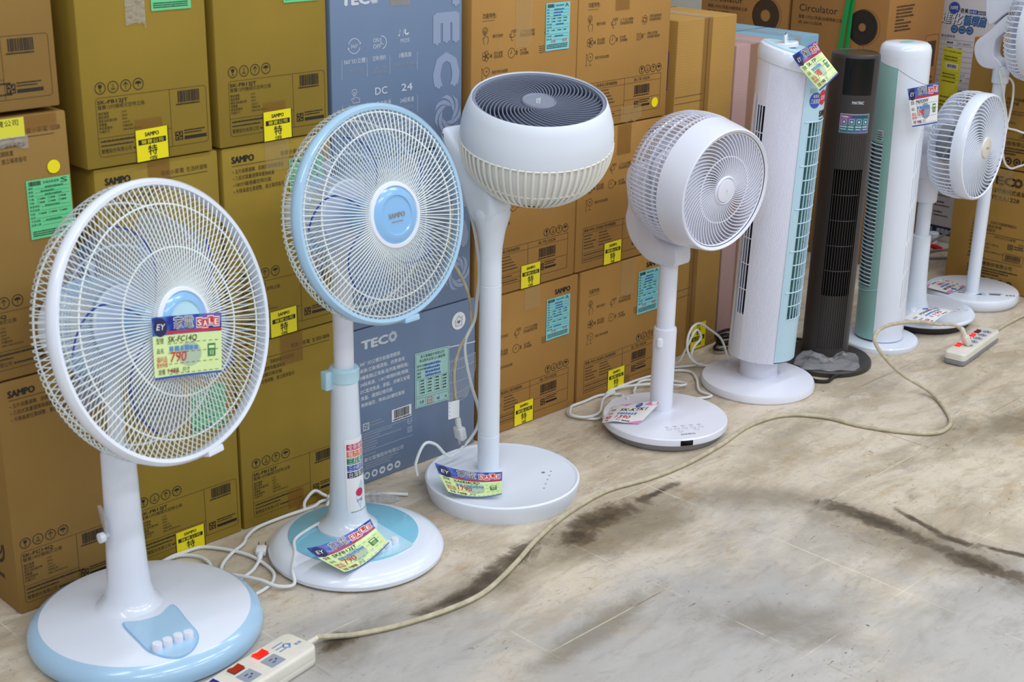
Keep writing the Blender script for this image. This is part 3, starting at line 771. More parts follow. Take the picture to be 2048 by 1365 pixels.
def grade_label(parent, u, v, w, h, m, letter, name='inspection_label', seed=1, stamp=True, tilt=0.0):
    g = G(); p = Pen(g, lambda a, b_, n: (u+a-tilt*b_, -n, v+b_+tilt*a), .0013); p.rect(0, 0, w, h, m); q = p.lift(.0003)
    q.bars(.05*w, h*.90, .33*w, h*.975, 'ink', seed); q.text('良福品檢查單', .38*w, h*.92, h*.034, 'ink', width=w*.36); q.text(letter, .78*w, h*.895, h*.085, 'ink', width=w*.16)
    rnd = random.Random(seed)
    for k, t in enumerate(('機型', '機號', '日期', '外觀', '功能', '檢查項目', '判定結果', '包裝', '品名', '不良現象', '負責人員')):
        y = h*(.845-.062*k); q.text(t, .03*w, y, h*.030, 'ink', width=w*.055*len(t)); q.rect((.05+.06*len(t))*w, y-h*.006, w*.96, y-h*.002, 'ink') if k not in (3, 4, 7) else None
        if k in (0, 1, 2, 5, 9): q.micro(w*rnd.uniform(.3, .42), y, w*rnd.uniform(.3, .42), h*.030, 'blue_ink' if m == 'label_cyan' else 'green_ink', seed*9+k)
        if k in (3, 4, 7):
            for j in range(3): q.frame(w*(.22+.24*j), y, w*(.26+.24*j), y+h*.028, h*.004, 'ink'); q.micro(w*(.28+.24*j), y, w*.12, h*.026, 'ink', k*5+j)
    for k in range(3): q.micro(.05*w, h*(.115-.035*k), w*.88, h*.022, 'ink', seed+k+50)
    if stamp and m == 'label_cyan': q.text('合格', w*.22, h*.165, h*.05, 'red_ink', width=w*.2); q.text('檢查', w*.70, h*.17, h*.05, 'red_ink', width=w*.2)
    return g.build(name, parent)
def round_sticker(parent, u, v, r):
    g = G(); Pen(g, front, .0013).disc(u, v, r, 'bright_yellow', 32)
    return g.build('round_sticker', parent, 'round yellow sticker')

FB = stand_fan_art('SK-FB12JT', '聲寶12吋機械式定時立扇', .252, .392, '5', ('五片扇葉運轉、涼爽舒適效果更佳', '三段式風量選擇與擺頭裝置', '180分鐘連續定時功能', '升降高度任意調整、座立兩用皆可'))
FC = stand_fan_art('SK-FC14Q', '聲寶14吋機械式立扇', .214, .446, '4', ('五片扇葉運轉、涼爽舒適效果更佳', '三段式風量選擇與擺頭裝置', '升降高度任意調整、座立兩用皆可'))
def fc_side(p):
    p.arc(.330, .115, .030, -150, 20, .006, 'ink', 14); p.arc(.335, .120, .018, -140, 10, .004, 'ink', 10); p.micro(.30, .055, .055, .009, 'ink', 3)
s1 = 'mustard fan boxes stacked behind the two stand fans'
b_ = carton('tan fan box on the floor at the far left, lowest of its stack', 'fc', .214, .40, .446, .974, 0, 'dark_card', FC, None, left_art=fc_side)
b_ = carton('dented tan fan box with green S label and yellow dot, second in the leftmost stack', 'fc', .214, .40, .446, .934, .448, 'dark_card', FC)
grade_label(b_, .131, .236, .079, .101, 'label_green', 'S', seed=2); round_sticker(b_, .183, .3546, .0115)
g = G(); p = Pen(g, front, .0013); p.rect(.070, .412, .138, .444, 'label_yellow'); p.lift(.0003).text('聲寶公司', .078, .432, .008, 'ink', width=.05); g.build('price_sticker', b_, 'yellow sticker under glossy tape')
tape(b_, .070, .142, .398, .414, 'crinkled_film', 'packing_tape', .0018, 3); tape(b_, .138, .196, .418, .446, 'brown_tape')
carton('tan fan box topmost in the leftmost stack, cut by the photo corner', 'fc', .214, .40, .446, .926, .902, 'dark_card', FC)
b_ = carton('mustard box on the floor half hidden behind the pole of the largest fan', 'fb', .252, .40, .392, 1.200, 0, 'mustard_card', FB)
special_sticker(b_, .098, -.003+.004, .066, .048); grade_label(b_, .150, .243, .078, .090, 'label_green', 'S', seed=3)
b_ = carton('mustard box seen over the top rim of the largest fan, middle of its stack', 'fb', .252, .40, .392, 1.1890, .393, 'mustard_card', FB)
tape(b_, .105, .150, .335, .392, 'brown_tape')
b_ = carton('mustard box with crumpled clear tape hanging down its face, above the largest fan', 'fb', .252, .40, .392, 1.177, .786, 'mustard_card', FB, y=Y0-.004)
special_sticker(b_, .0944, .001, .066, .056, .03); tape(b_, .092, .130, .236, .392, 'crinkled_film', 'packing_tape', .002, 5); grade_label(b_, .143, .258, .079, .100, 'label_green', 'S', seed=4); tape(b_, .096, .150, .055, .076, 'brown_tape')
b_ = carton('mustard box on the floor left of the slate blue box, behind the aqua based fan', 'fb', .252, .40, .392, 1.4575, 0, 'mustard_card', FB)
tape(b_, .105, .160, .330, .392, 'brown_tape'); tape(b_, .11, .15, .010, .05, 'brown_tape')
b_ = carton('mustard box with green label partly behind the blue ringed fan grille', 'fb', .252, .40, .392, 1.450, .393, 'mustard_card', FB)
special_sticker(b_, .0905, .001, .066, .053, .02); grade_label(b_, .150, .250, .080, .102, 'label_green', 'S', seed=5); tape(b_, .095, .150, .335, .392, 'clear_tape')
b_ = carton('mustard box touching the topmost slate blue box, topmost of its stack', 'fb', .252, .40, .392, 1.445, .786, 'mustard_card', FB, y=Y0-.003)
special_sticker(b_, .0968, .001, .066, .055, .02); grade_label(b_, .153, .253, .080, .10, 'label_green', 'S', seed=6); tape(b_, .098, .150, .055, .074, 'brown_tape')
b_ = carton('slate blue box on the floor with white print and a mint paper form', 'slate_back', .355, .34, .358, 1.745, 0, 'slate_card', slate_back_art)
g = G(); p = Pen(g, lambda a, c, n: (.1716+a, -n, .1375+c-.05*a), .0013); p.rect(0, 0, .1015, .1300, 'label_mint'); q = p.lift(.0003)
q.frame(.003, .003, .0985, .127, .0005, 'ink'); q.text('東元電機股份有限公司', .051, .1165, .0060, 'ink', width=.070, align='C'); q.text('商品整修品管(QC)確認單', .051, .1070, .0056, 'ink', width=.076, align='C')
for k in range(4): q.text(('整修日期', '修品序號', '機型', '機號')[k], .006, .0960-.0085*k, .0044, 'ink'); q.micro(.030, .0955-.0085*k, .045, .0055, 'blue_ink', k)
for k in range(5):
    for j in range(4): q.frame(.012+.022*j, .0615-.0072*k+.0, .0150+.022*j, .0645-.0072*k, .0004, 'ink'); q.micro(.017+.022*j, .0612-.0072*k, .011, .0036, 'ink', k*4+j)
for y in (.0665, .0270, .0220): q.rect(.003, y, .0985, y+.0005, 'ink')
q.text('允修', .012, .0085, .0070, 'ink', width=.014); q.frame(.036, .005, .050, .019, .0014, 'red_ink'); q.text('合格', .0375, .009, .0055, 'red_ink', width=.011); q.text('A', .088, .0085, .0070, 'ink'); q.micro(.064, .009, .010, .006, 'blue_ink', 4)
for x in (.031, .055, .070): q.rect(x, .003, x+.0005, .022, 'ink')
g.build('inspection_label', b_, 'mint green inspection form')
b_ = carton('slate blue box in the middle of its stack, mostly behind the blue ringed grille', 'slate_front', .346, .34, .353, 1.737, .359, 'slate_card', slate_front_art)
tape(b_, .140, .200, .300, .353, 'clear_tape')
tape(carton('slate blue box topmost of its stack with white feature icons', 'slate_front', .346, .34, .353, 1.708, .715, 'slate_card', slate_front_art), .15, .20, .30, .353, 'clear_tape')
TK = circulator_box_art
b_ = carton('brown printed box on the floor behind the pole of the ball-headed fan', 'tk', .330, .33, .343, 2.112, 0, 'brown_card', TK)
special_sticker(b_, .1170, .004, .066, .056); grade_label(b_, .2200, .197, .081, .103, 'label_cyan', 'A', seed=7); tape(b_, .145, .195, .290, .343, 'clear_tape')
b_ = carton('brown printed box below the ball-shaped fan head, middle of its stack, without blue label', 'tk', .330, .33, .343, 2.095, .345, 'brown_card', TK)
special_sticker(b_, .1465, .001, .066, .055); tape(b_, .140, .190, .290, .343, 'clear_tape')
b_ = carton('brown printed box with cyan A label above the ball-headed fan', 'tk', .330, .33, .343, 2.080, .690, 'brown_card', TK)
grade_label(b_, .2240, .196, .077, .104, 'label_cyan', 'A', seed=8); tape(b_, .130, .180, .215, .343, 'clear_tape', ragged=4)
b_ = carton('brown printed box on the floor behind the pole of the drum-headed fan', 'tk', .330, .33, .343, 2.450, 0, 'brown_card', TK)
special_sticker(b_, .1150, .004, .066, .055); grade_label(b_, .2180, .186, .081, .114, 'label_cyan', 'A', seed=9); tape(b_, .150, .200, .250, .343, 'clear_tape', ragged=6); tape(b_, .16, .20, 0, .03, 'brown_tape')
b_ = carton('brown printed box directly left of the drum-shaped fan head, middle of its stack', 'tk', .330, .33, .343, 2.428, .345, 'brown_card', TK)
special_sticker(b_, .1020, .001, .066, .055); tape(b_, .135, .185, .270, .343, 'brown_tape')
b_ = carton('brown printed box with a round yellow sticker low on its right', 'tk', .330, .33, .343, 2.411, .690, 'brown_card', TK)
round_sticker(b_, .2840, .0381, .0120); tape(b_, .125, .175, .268, .343, 'brown_tape'); tape(b_, .160, .235, .004, .040, 'clear_tape', ragged=9)
def plain_left(p):
    p.frame(.350, .280, .375, .375, .0020, 'blue_ink'); p.text('SAMPO', .352, .250, .018, 'ink', width=.13, bold=.03, rot=-math.pi/2); p.micro(.34, .03, .03, .012, 'ink', 4)
for lb, z, hh, key in (('plain brown carton with a vertical tape seam and bright top, topmost of its pair', .453, .455, 'pl1'), ('plain brown carton on the floor with an upside down yellow sticker', 0, .451, 'pl2')):
    b_ = carton(lb, key, .243, .40, hh, 2.829, z, 'plain_card', None, None, 2.24, 0, plain_left)
    tape(b_, .105, .140, 0, hh, 'brown_tape'); g = G(); Pen(g, front, .0016).rect(.121, 0, .1222, hh, 'brown_ink'); g.build('flap_seam', b_)
    if z: g = G(); g.sheet(lambda u, v: (.105+.035*u, .40*v, hh+.0010), 1, 1, 'crinkled_film'); g.build('packing_tape', b_)
    else: special_sticker(b_, .129, .004, .068, .074, 0, True)
    g = G(); p = Pen(g, front, .0008)
    for y in ((.245, .262) if z else (.17, .19)): p.rect(.002, y, .118, y+.0012, 'faded_ink')
    g.build('crease', b_)
PW = .198
for lb, z, hh, mat, x, key, y in (
    ('dusty pink carton topmost of the pink pair behind the white and blue tower fan', .415, .410, 'pink_card', 3.079, 'pk', 2.24), ('dusty pink carton on the floor right of the plain brown carton', 0, .413, 'pink_card', 3.079, 'pk2', 2.24),
    ('pale blue carton with a centre seam, behind the top of the white ribbed tower fan', .415, .410, 'blue_card', 3.279, 'bl', 2.24), ('pale blue carton on the floor between the white and black tower fans', 0, .413, 'blue_card', 3.279, 'bl2', 2.24),
    ('pale blue carton in the back row peeking over the pink carton top', .44, .410, 'blue_card', 3.14, 'bl3', 2.60)):
    b_ = carton(lb, key, .198 if mat == 'pink_card' else .183, .35, hh, x, z, mat, None, None, y)
    tape(b_, .060, .120 if mat == 'pink_card' else .095, 0, hh, 'brown_tape' if mat == 'pink_card' else 'clear_tape')
    if z:
        g = G(); g.sheet(lambda u, v: (.06+.05*u, .35*v, hh+.0010), 1, 1, 'crinkled_film'); g.build('packing_tape', b_)
carton('pale blue carton under the back row blue carton, hidden behind the pink pair', 'bl4', .183, .35, .438, 3.14, 0, 'blue_card', None, None, 2.60)
# far row: faces turned towards the hall entrance
b_ = carton('tall brown carton with a dark printed fan picture, behind the green strap', 'sa1', .363, .345, 1.0, 4.051, 0, 'circulator_card', sa_dark_art, None, 2.737, -math.pi/2)
g = G(); sa_side_art(Pen(g, lambda u, v, n: (.363+n, u, v))); g.build('side_print', b_)
tape(b_, .19, .20, .9, .99, 'clear_tape')
carton('tall brown carton with a ringed line drawing of a fan, behind the blue cartons', 'sa2', .363, .345, 1.0, 4.051, 0, 'circulator_card', sa_front_art, None, 3.112, -math.pi/2)
b_ = carton('white carton with blue Chinese title and spec table, behind the small desk circulator', 'chimei', .45, .30, 1.0, 4.52, 0, 'white_card', chimei_art, None, 2.55, -math.pi/2)
g = G(); p = Pen(g, lambda a, c, n: (.124+a*.985, -n, .470+c-.06*a), .0013); p.rect(0, 0, .0730, .205, 'label_yellow'); q = p.lift(.0003)
q.text('OUTLET商品展示品檢表', .0365, .190, .0060, 'ink', width=.066, align='C')
for y in (.182, .170, .160, .125, .112, .100): q.rect(.004, y, .069, y+.0005, 'ink')
for k, y in enumerate((.173, .163, .115, .104, .090, .036, .020, .008)): q.micro(.008, y, .050, .0050, 'brown_ink', k)
q.rect(.018, .136, .062, .154, 'tag_white'); q.lift(.0003).bars(.022, .139, .058, .151, 'ink')
g.build('inspection_label', b_, 'tall yellow inspection label')
for lb, z in (('ochre desk fan carton on the floor behind the far right fan pole', 0), ('ochre desk fan carton stacked on another at the far right', .389)):
    b_ = carton(lb, 'teco', .40, .30, .386, 4.130, z, 'ochre_card', brown_teco_art, None, 2.118, -math.pi/2)
    tape(b_, .138, .185, .290, .386, 'clear_tape')
# green strap hanging in front of the tall circulator carton
g = G()
g.tube([(4.30, 2.512, 1.004), (4.06, 2.512, 1.004), (4.045, 2.512, 1.001), (4.040, 2.513, .99), (4.040, 2.515, .87), (4.036, 2.517, .84), (4.034, 2.523, .77), (4.032, 2.530, .66), (4.033, 2.535, .5)], .0095, 'green_strap', 6, flat=.12)
g.tube([(4.25, 2.507, 1.006), (4.065, 2.507, 1.006), (4.050, 2.507, 1.003), (4.046, 2.506, .99), (4.046, 2.505, .87), (4.042, 2.506, .80), (4.040, 2.508, .66), (4.042, 2.51, .5)], .0070, 'green_strap', 6, flat=.12)
tag(g.build('packing_strap'), 'bright green plastic strap hanging over the tall circulator carton', 'strap')
# ------------------------------------------------------------------ fan building blocks
def head_matrix(c, az, el, roll=0.0):
    az, el = R(az), R(el)
    n = Vector((math.sin(az)*math.cos(el), -math.cos(az)*math.cos(el), math.sin(el)))
    x = Vector((0, 0, 1)).cross(n).normalized(); y = n.cross(x)
    return Matrix.Translation(c) @ Matrix((x, y, n)).transposed().to_4x4() @ Matrix.Rotation(roll, 4, 'Z')
def local(p, root): return Vector(p)-root.location
def cord(parent, pts, r, m, name='power_cord', sub=8, flat=1.0, seg=8, base=None):
    o_ = base or (parent.location if parent is not None else Vector((0, 0, 0)))
    g = G(); g.tube(curve([Vector(p)-o_ for p in pts], sub), r, m, seg, flat=flat)
    return g.build(name, parent)
def plug(parent, loc, direction, m='cord_white', name='plug', s=1.0, base=None):
    """moulded two pin plug pointing along direction"""
    d = Vector(direction).normalized(); up = Vector((0, 0, 1)) if abs(d.z) < .9 else Vector((1, 0, 0))
    x = up.cross(d).normalized(); y = d.cross(x)
    M = Matrix.Translation(Vector(loc)-base) @ Matrix((x, y, d)).transposed().to_4x4() @ Matrix.Scale(s, 4)
    g = G()
    g.lathe([(.0030, -.022), (.0042, -.020), (.0048, -.004), (.0052, 0)], m, 12)
    for k in range(4): g.lathe([(.0044, -.0185+.0045*k), (.0056, -.0175+.0045*k), (.0044, -.0165+.0045*k)], m, 12, False)
    g.prism(rrect(-.0105, .0105, -.0070, .0070, .0040), 0, .024, m, .003)
    g.box(-.0075, -.0060, -.0032, .0032, .024, .040, 'steel'); g.box(.0060, .0075, -.0032, .0032, .024, .040, 'steel')
    g.xf(M)
    return g.build(name, parent)
def pole(g, x, y, prof, m, seg=32):
    k = len(g.v); g.lathe(prof, m, seg); g.xf(Matrix.Translation((x, y, 0)), k)
def round_prof(r, z0, z1, b=.003):
    return [(r-b, z0), (r-b*.3, z0+b*.3), (r, z0+b), (r, z1-b), (r-b*.3, z1-b*.3), (r-b, z1)]

def wire_guard_head(root, M, RR, ring_m, wires, rings, hub_r, depth, tag_text=None, rear_depth=.085, mr=.068, ml=.123):
    """domed wire guard, blades and motor of an ordinary pedestal fan; axis along local z"""
    g = G()     # front guard
    WR = .0011
    def zf(r): return depth*(1-((r-hub_r*.9)/(RR-hub_r*.9))**2.0)*.85+.006
    for k in range(wires):
        a = 2*math.pi*k/wires; pts = []
        for i in range(9):
            r = hub_r*.95+(RR-.003-hub_r*.95)*i/8; b2 = a+.22*(1-i/8)*0
            pts.append((r*math.cos(b2), r*math.sin(b2), zf(r)))
        pts.append(((RR+.001)*math.cos(a), (RR+.001)*math.sin(a), -.004))
        g.tube(pts, WR, 'wire_white', 5, caps=False)
    for fr in rings: g.hoop(RR*fr, zf(RR*fr)-.0018, .0015, 'wire_white', 90, 6)
    g.hoop(hub_r, zf(hub_r)-.001, .0022, 'wire_white', 60, 6)
    g.xf(M); g.build('front_guard', root)
    g = G()     # clamping ring
    w = .0105
    g.lathe([(RR-.004, -w), (RR+.003, -w-.001), (RR+.0065, -w*.5), (RR+.0070, 0), (RR+.0060, w*.6), (RR+.001, w+.001), (RR-.005, w), (RR-.0065, 0), (RR-.004, -w)], ring_m, 96, False)
    k = len(g.v); g.prism(rrect(-.018, .018, -.006, .006, .003), -.011, .011, ring_m, .002); g.xf(Matrix.Translation((.030, -RR-.005, 0)), k)
    g.xf(M); g.build('guard_ring', root)
    g = G()     # rear guard
    for k in range(wires):
        a = 2*math.pi*(k+.5)/wires; c, s = math.cos(a), math.sin(a)
        D = rear_depth; pr = [(RR-.001, -.004), (RR+.004, -.018), (RR+.003, -.034), (RR-.004, -D*.66), (RR-.016, -D*.86), (RR-.034, -D*.97), (RR*.66, -D-.008), (RR*.45, -D-.014), (.060, -D-.016)]
        g.tube([(r*c, r*s, z) for r, z in pr], WR, 'wire_white', 5, caps=False)
    for r, z in ((RR*.88, -rear_depth*.93), (RR*.58, -rear_depth-.0115)): g.hoop(r, z, .0018, 'wire_white', 90, 6)
    g.lathe([(.062, -rear_depth-.012), (.066, -rear_depth-.016), (.062, -rear_depth-.020), (.010, -rear_depth-.021)], 'white_plastic', 40)
    g.xf(M); g.build('rear_guard', root)
    g = G()     # hub cap
    z = zf(hub_r)
    g.lathe([(hub_r*1.12, z-.010), (hub_r*1.13, z-.002), (hub_r*1.08, z+.003), (hub_r*.97, z+.004), (hub_r*.95, z+.0015)], 'white_plastic', 56, False)
    g.lathe([(hub_r*.95, z+.0015), (hub_r*.80, z+.0055), (hub_r*.66, z+.0065)], 'hub_blue', 56, False)
    g.lathe([(hub_r*.66, z+.0065), (hub_r*.63, z+.0045), (hub_r*.4, z+.0048), (0, z+.0050)], 'pale_aqua' if tag_text is None else 'hub_blue', 56, False)
    if tag_text:
        p = Pen(g, lambda u, v, n: (u, v, z+.0056+n)); p.text(tag_text, 0, -.004, .0090, 'gold_print', width=.038, align='C', bold=.03); p.micro(-.014, -.012, .028, .0022, 'gold_print', 3)
    g.xf(M); g.build('hub_cap', root, 'round blue cap in a white rim')
    br = RR*.80
    for k in range(5):   # five swept see-through blades
        g = G(); A = R(72*k+20); N1, N2 = 8, 10
        def pt(u, v):
            r = .028+(br-.028)*u
            lead = A+R(14+20*u*u); wid = R(64-16*u*u+10*math.sin(math.pi*u))*(1-.25*u**6)
            a = lead+wid*(v-.5); pitch = (.5-v)*(.030+.012*u)
            return (r*math.cos(a), r*math.sin(a), -.040+pitch)
        g.sheet(pt, N1, N2, 'blade_clear')
        g.tube([pt(i/12, 0) for i in range(13)], .0017, 'lit_blade_edge', 5); g.tube([pt(1, i/8) for i in range(9)], .0010, 'blade_clear', 5); g.tube([pt(i/12, 1) for i in range(13)], .0009, 'blade_clear', 5)
        g.xf(M); g.build('blade', root)
    g = G(); g.lathe([(.004, -.010), (.024, -.012), (.031, -.020), (.033, -.062), (.030, -.066)], 'hub_blue', 36)
    g.xf(M); g.build('blade_hub', root)
    zr = -rear_depth-.018; q = ml/.123
    g = G(); g.lathe([(mr-.010, zr), (mr-.002, zr-.004), (mr, zr-.020*q), (mr-.001, zr-.075*q), (mr-.006, zr-.100*q), (mr-.020, zr-.116*q), (.020, zr-.122*q), (0, zr-.123*q)], 'cool_white', 48, False)
    for k in range(7): g.hoop(mr+.0005, zr-.030*q-.008*k, .0012, 'sky_plastic', 48, 5)
    g.xf(M); o_ = g.build('motor_housing', root)
    g = G(); g.lathe([(.0035, 0), (.0035, .016), (.0075, .018), (.0085, .024), (.0075, .030), (.002, .031)], 'white_plastic', 16)
    g.xf(M @ Matrix.Translation((0, mr-.002, zr-.045)) @ Matrix.Rotation(-math.pi/2, 4, 'X')); g.build('oscillation_knob', o_)
    return zr

# ---- nearest fan: large white guard, pale blue base rim
F1 = thing('pedestal_fan', 'largest white pedestal fan with pale blue base rim and lime tag on its grille', 'fan', (1.110, 1.992, 0))
M1 = head_matrix(local((1.136, 1.902, .597), F1), 13.6, 13.4)
def dome1(r): return .0575-.0135*(r/.18)**2
g = G(); g.lathe([(.150, 0), (.192, 0), (.2005, .006), (.2030, .015), (.2005, .027), (.192, .037), (.1815, .0432)], 'sky_plastic', 96, False); g.lathe([(.1815, .0432)]+[(r, dome1(r)) for r in (.178, .15, .12, .08, .04, 0)], 'white_plastic', 96, False)
base = g.build('base', F1, 'white round base with pale blue rim')
g = G(); out = [(-.065, -.032), (-.039, -.045), (-.004, -.052), (.032, -.037), (.024, -.094), (.016, -.142), (-.011, -.170), (-.038, -.176), (-.059, -.163), (-.073, -.132), (-.073, -.101)]
out = [tuple(p)[:2] for p in curve([(x, y, 0) for x, y in out], 4, True)][::-1]
def draped(pts, lift, m):
    cx, cy = -.024, -.115; n = len(pts); vs_ = []; fs = []
    for s_ in (1.0, 1.0, .8, .6, .4, .2, .01): vs_ += [(cx+(x-cx)*s_, cy+(y-cy)*s_) for x, y in pts]
    vs_ = [(x, y, dome1(math.hypot(x, y))+(-.004 if i < n else lift)) for i, (x, y) in enumerate(vs_)]
    for k in range(6): fs += [(k*n+i, k*n+(i+1) % n, (k+1)*n+(i+1) % n, (k+1)*n+i) for i in range(n)]
    g.add(vs_, fs, m)
draped(out, .0014, 'hub_blue')
inn = [(-.025+(x+.025)*.955, -.100+(y+.100)*.965) for x, y in out]
draped(inn, .0022, 'sky_plastic')
panel = g.build('control_panel', base, 'pale blue control panel')
for x, y in ((-.060, -.135), (-.041, -.136), (-.021, -.137), (-.003, -.140)):
    g = G(); g.lathe([(.0088, 0), (.0088, .011), (.0078, .0135), (.006, .0138), (0, .0135)], 'white_plastic', 24); g.build('speed_button', base, None, (x, y, dome1(math.hypot(x, y))+.001))
g = G(); pole(g, -.016, .024, [(.060, .050), (.0595, .055), (.050, .062), (.042, .074), (.0375, .095), (.0350, .13), (.0315, .22), (.0290, .345), (.0265, .350), (.0140, .351)], 'white_plastic', 40); g.build('outer_pole', F1)
g = G(); pole(g, -.016, .024, [(.0135, .345), (.0135, .480), (.020, .485), (.024, .50), (.026, .54), (.022, .57)], 'white_plastic', 28); g.build('neck', F1)
g = G(); g.tube([(-.062, .016, .26), (-.055, .018, .235), (-.052, .016, .205), (-.056, .012, .185)], [.006, .010, .008, .003], 'crinkled_film', 8, flat=.5); g.lathe([(.004, 0), (.004, .012), (.009, .013), (.009, .022), (.003, .023)], 'white_plastic', 16)
k = len(g.v)-5*16; g.xf(Matrix.Translation((-.044, .020, .20)) @ Matrix.Rotation(-math.pi/2, 4, 'Y'), k); g.build('height_knob', F1, 'clear-wrapped height knob')
wire_guard_head(F1, M1, .2235, 'white_plastic', 124, (.53, .84), .050, .040, None, .082, .080, .150)
c1 = cord(F1, [(1.170, 2.085, .040), (1.200, 2.13, .012), (1.228, 2.177, .006), (1.291, 2.185, .006), (1.321, 2.157, .006), (1.323, 2.120, .006), (1.307, 2.089, .006), (1.284, 2.084, .006), (1.254, 2.131, .010), (1.240, 2.165, .012), (1.279, 2.186, .008), (1.309, 2.188, .006), (1.348, 2.183, .006), (1.379, 2.140, .006), (1.398, 2.083, .006), (1.394, 2.016, .006), (1.377, 1.984, .006), (1.348, 1.966, .006), (1.305, 1.968, .006), (1.276, 2.04, .012), (1.262, 2.10, .009), (1.293, 2.071, .012), (1.321, 2.031, .006), (1.358, 2.034, .006), (1.389, 2.053, .007), (1.400, 2.064, .009)], .0034, 'cord_white')
plug(c1, (1.412, 2.076, .010), (.65, .75, .05), base=F1.location)

# ---- second fan: blue ringed guard
F2 = thing('pedestal_fan', 'white pedestal fan with pale blue guard ring and round blue name cap, second from left', 'fan', (1.568, 1.973, 0))
M2 = head_matrix(local((1.594, 1.912, .692), F2), 2.1, 10.7)
g = G(); g.lathe([(.150, .002), (.166, .002), (.1715, .007), (.1720, .014), (.1660, .024), (.152, .0315), (.134, .0345), (0, .0352)], 'white_plastic', 96, False)
base = g.build('base', F2)
g = G(); k = len(g.v); g.lathe([(.128, .0340), (.128, .0362), (.1265, .0370), (0, .0372)], 'aqua_plastic', 80, False); g.xf(Matrix.Translation((.004, .013, 0)))
cover = g.build('base_cover', base, 'glossy aqua blue cover')
g = G()
def strip(x0, x1, y0, y1, n_=12):
    top = []; bot = []
    for i in range(n_+1):
        x = x0+(x1-x0)*i/n_
        yb = .013-math.sqrt(max(0, .1270**2-(x-.004)**2)); bot.append((x+.012, max(y0, yb))); top.append((x+.020, y1))
    return bot+top[::-1]
g.prism(strip(-.062, .042, -.20, .03), .0365, .0380, 'pale_aqua', 0); g.build('control_panel', base, 'pale blue control strip')
for x, y in ((.030, -.082), (.010, -.084), (-.010, -.086), (-.030, -.087)):
    g = G(); g.lathe([(.0082, 0), (.0082, .010), (.0070, .0125), (0, .0127)], 'white_plastic', 24); g.build('speed_button', base, None, (x, y, .0370))
g = G(); pole(g, .011, .040, [(.060, .036), (.0595, .041), (.053, .047), (.044, .056), (.0385, .068), (.0350, .09), (.0325, .15), (.0285, .28), (.0265, .355)], 'cool_white', 40)
p = Pen(g, lambda u, v, n: (.011+(rp(v)+n)*math.sin(u/rp(v)-.12), .040-(rp(v)+n)*math.cos(u/rp(v)-.12), v), .0006, 10)
def rp(z): return .0325+(.0350-.0325)*(0.15-z)/.06 if z < .15 else .0325-.0060*(z-.15)/.205
p.rect(-.019, .078, .030, .236, 'white_print'); q = p.lift(.0003)
for k, (t, mm) in enumerate((('全新機種', 'crimson_ink'), ('強力馬達', 'orange_ink'), ('三段風速', 'green_ink'), ('三小時定時', 'blue_ink'), ('台灣製造', 'navy_ink'))):
    y = .2130-.0145*k; q.rect(-.016, y, .029, y+.0125, mm); q.lift(.0004).text(t, -.013, y+.0022, .0088, 'white_print', width=.040)
q.poly([(.010, .086), (.014, .100), (.018, .118), (.019, .135), (.015, .147), (.010, .140), (.003, .125), (-.001, .110), (.004, .098)], 'tower_blue'); q.lift(.0004).disc(.008, .122, .0085, 'crimson_ink', 20); q.micro(-.012, .081, .038, .0025, 'ink', 3)
q.lift(.0004).text('台灣製', .001, .103, .0050, 'blue_ink', width=.014)
op = g.build('outer_pole', F2, 'tapered white pole with colourful feature sticker')
g = G(); pole(g, .011, .040, [(.0270, .348), (.0295, .350), (.0298, .372), (.0270, .376), (.0200, .377)], 'pale_aqua', 36); k = len(g.v); g.prism(rrect(-.012, .012, -.010, .010, .004), .335, .372, 'pale_aqua', .003); g.xf(Matrix.Translation((-.020, .050, 0)), k); g.build('pole_collar', F2, 'pale aqua collar with clamp')
g = G(); pole(g, .011, .040, [(.0195, .37), (.0195, .570), (.024, .575), (.028, .60), (.029, .655), (.022, .675)], 'warm_white', 32); g.build('inner_pole', F2)
zr = wire_guard_head(F2, M2, .1925, 'sky_plastic', 112, (.79, .95), .054, .034, 'SAMPO', .072, .070, .138)
g = G(); p = Pen(g, lambda u, v, n: ((.0712+n)*math.sin(u/.071-1.35), (.0712+n)*math.cos(u/.071-1.35)*-1, v), .0006)
p.disc(0, zr-.055, .019, 'white_print', 24); q = p.lift(.0003); q.micro(-.008, zr-.060, .016, .008, 'red_ink', 3); q.line([(-.010, zr-.050), (-.004, zr-.046)], .003, 'red_ink'); g.xf(M2); g.build('round_sticker', F2, 'white sticker with red print')
c2 = cord(F2, [(1.555, 2.052, .0425), (1.513, 2.049, .040), (1.462, 2.030, .0405), (1.437, 1.997, .034), (1.400, 1.955, .029), (1.386, 1.933, .012), (1.362, 1.950, .010), (1.345, 1.985, .016), (1.324, 2.034, .014), (1.318, 2.068, .006), (1.340, 2.098, .006), (1.379, 2.123, .006), (1.416, 2.139, .006), (1.440, 2.160, .006), (1.480, 2.178, .006), (1.546, 2.180, .006), (1.612, 2.172, .008), (1.640, 2.181, .008), (1.668, 2.178, .006), (1.70, 2.165, .006), (1.757, 2.130, .006), (1.800, 2.085, .006)], .0034, 'cord_white')
c2b = cord(c2, [(1.596, 2.178, .005), (1.602, 2.184, .02), (1.628, 2.186, .035), (1.65, 2.185, .02), (1.668, 2.18, .006)], .0034, 'cord_white', 'cord_loop', base=F2.location)
plug(c2, (1.655, 2.165, .012), (.8, .4, .2), base=F2.location)

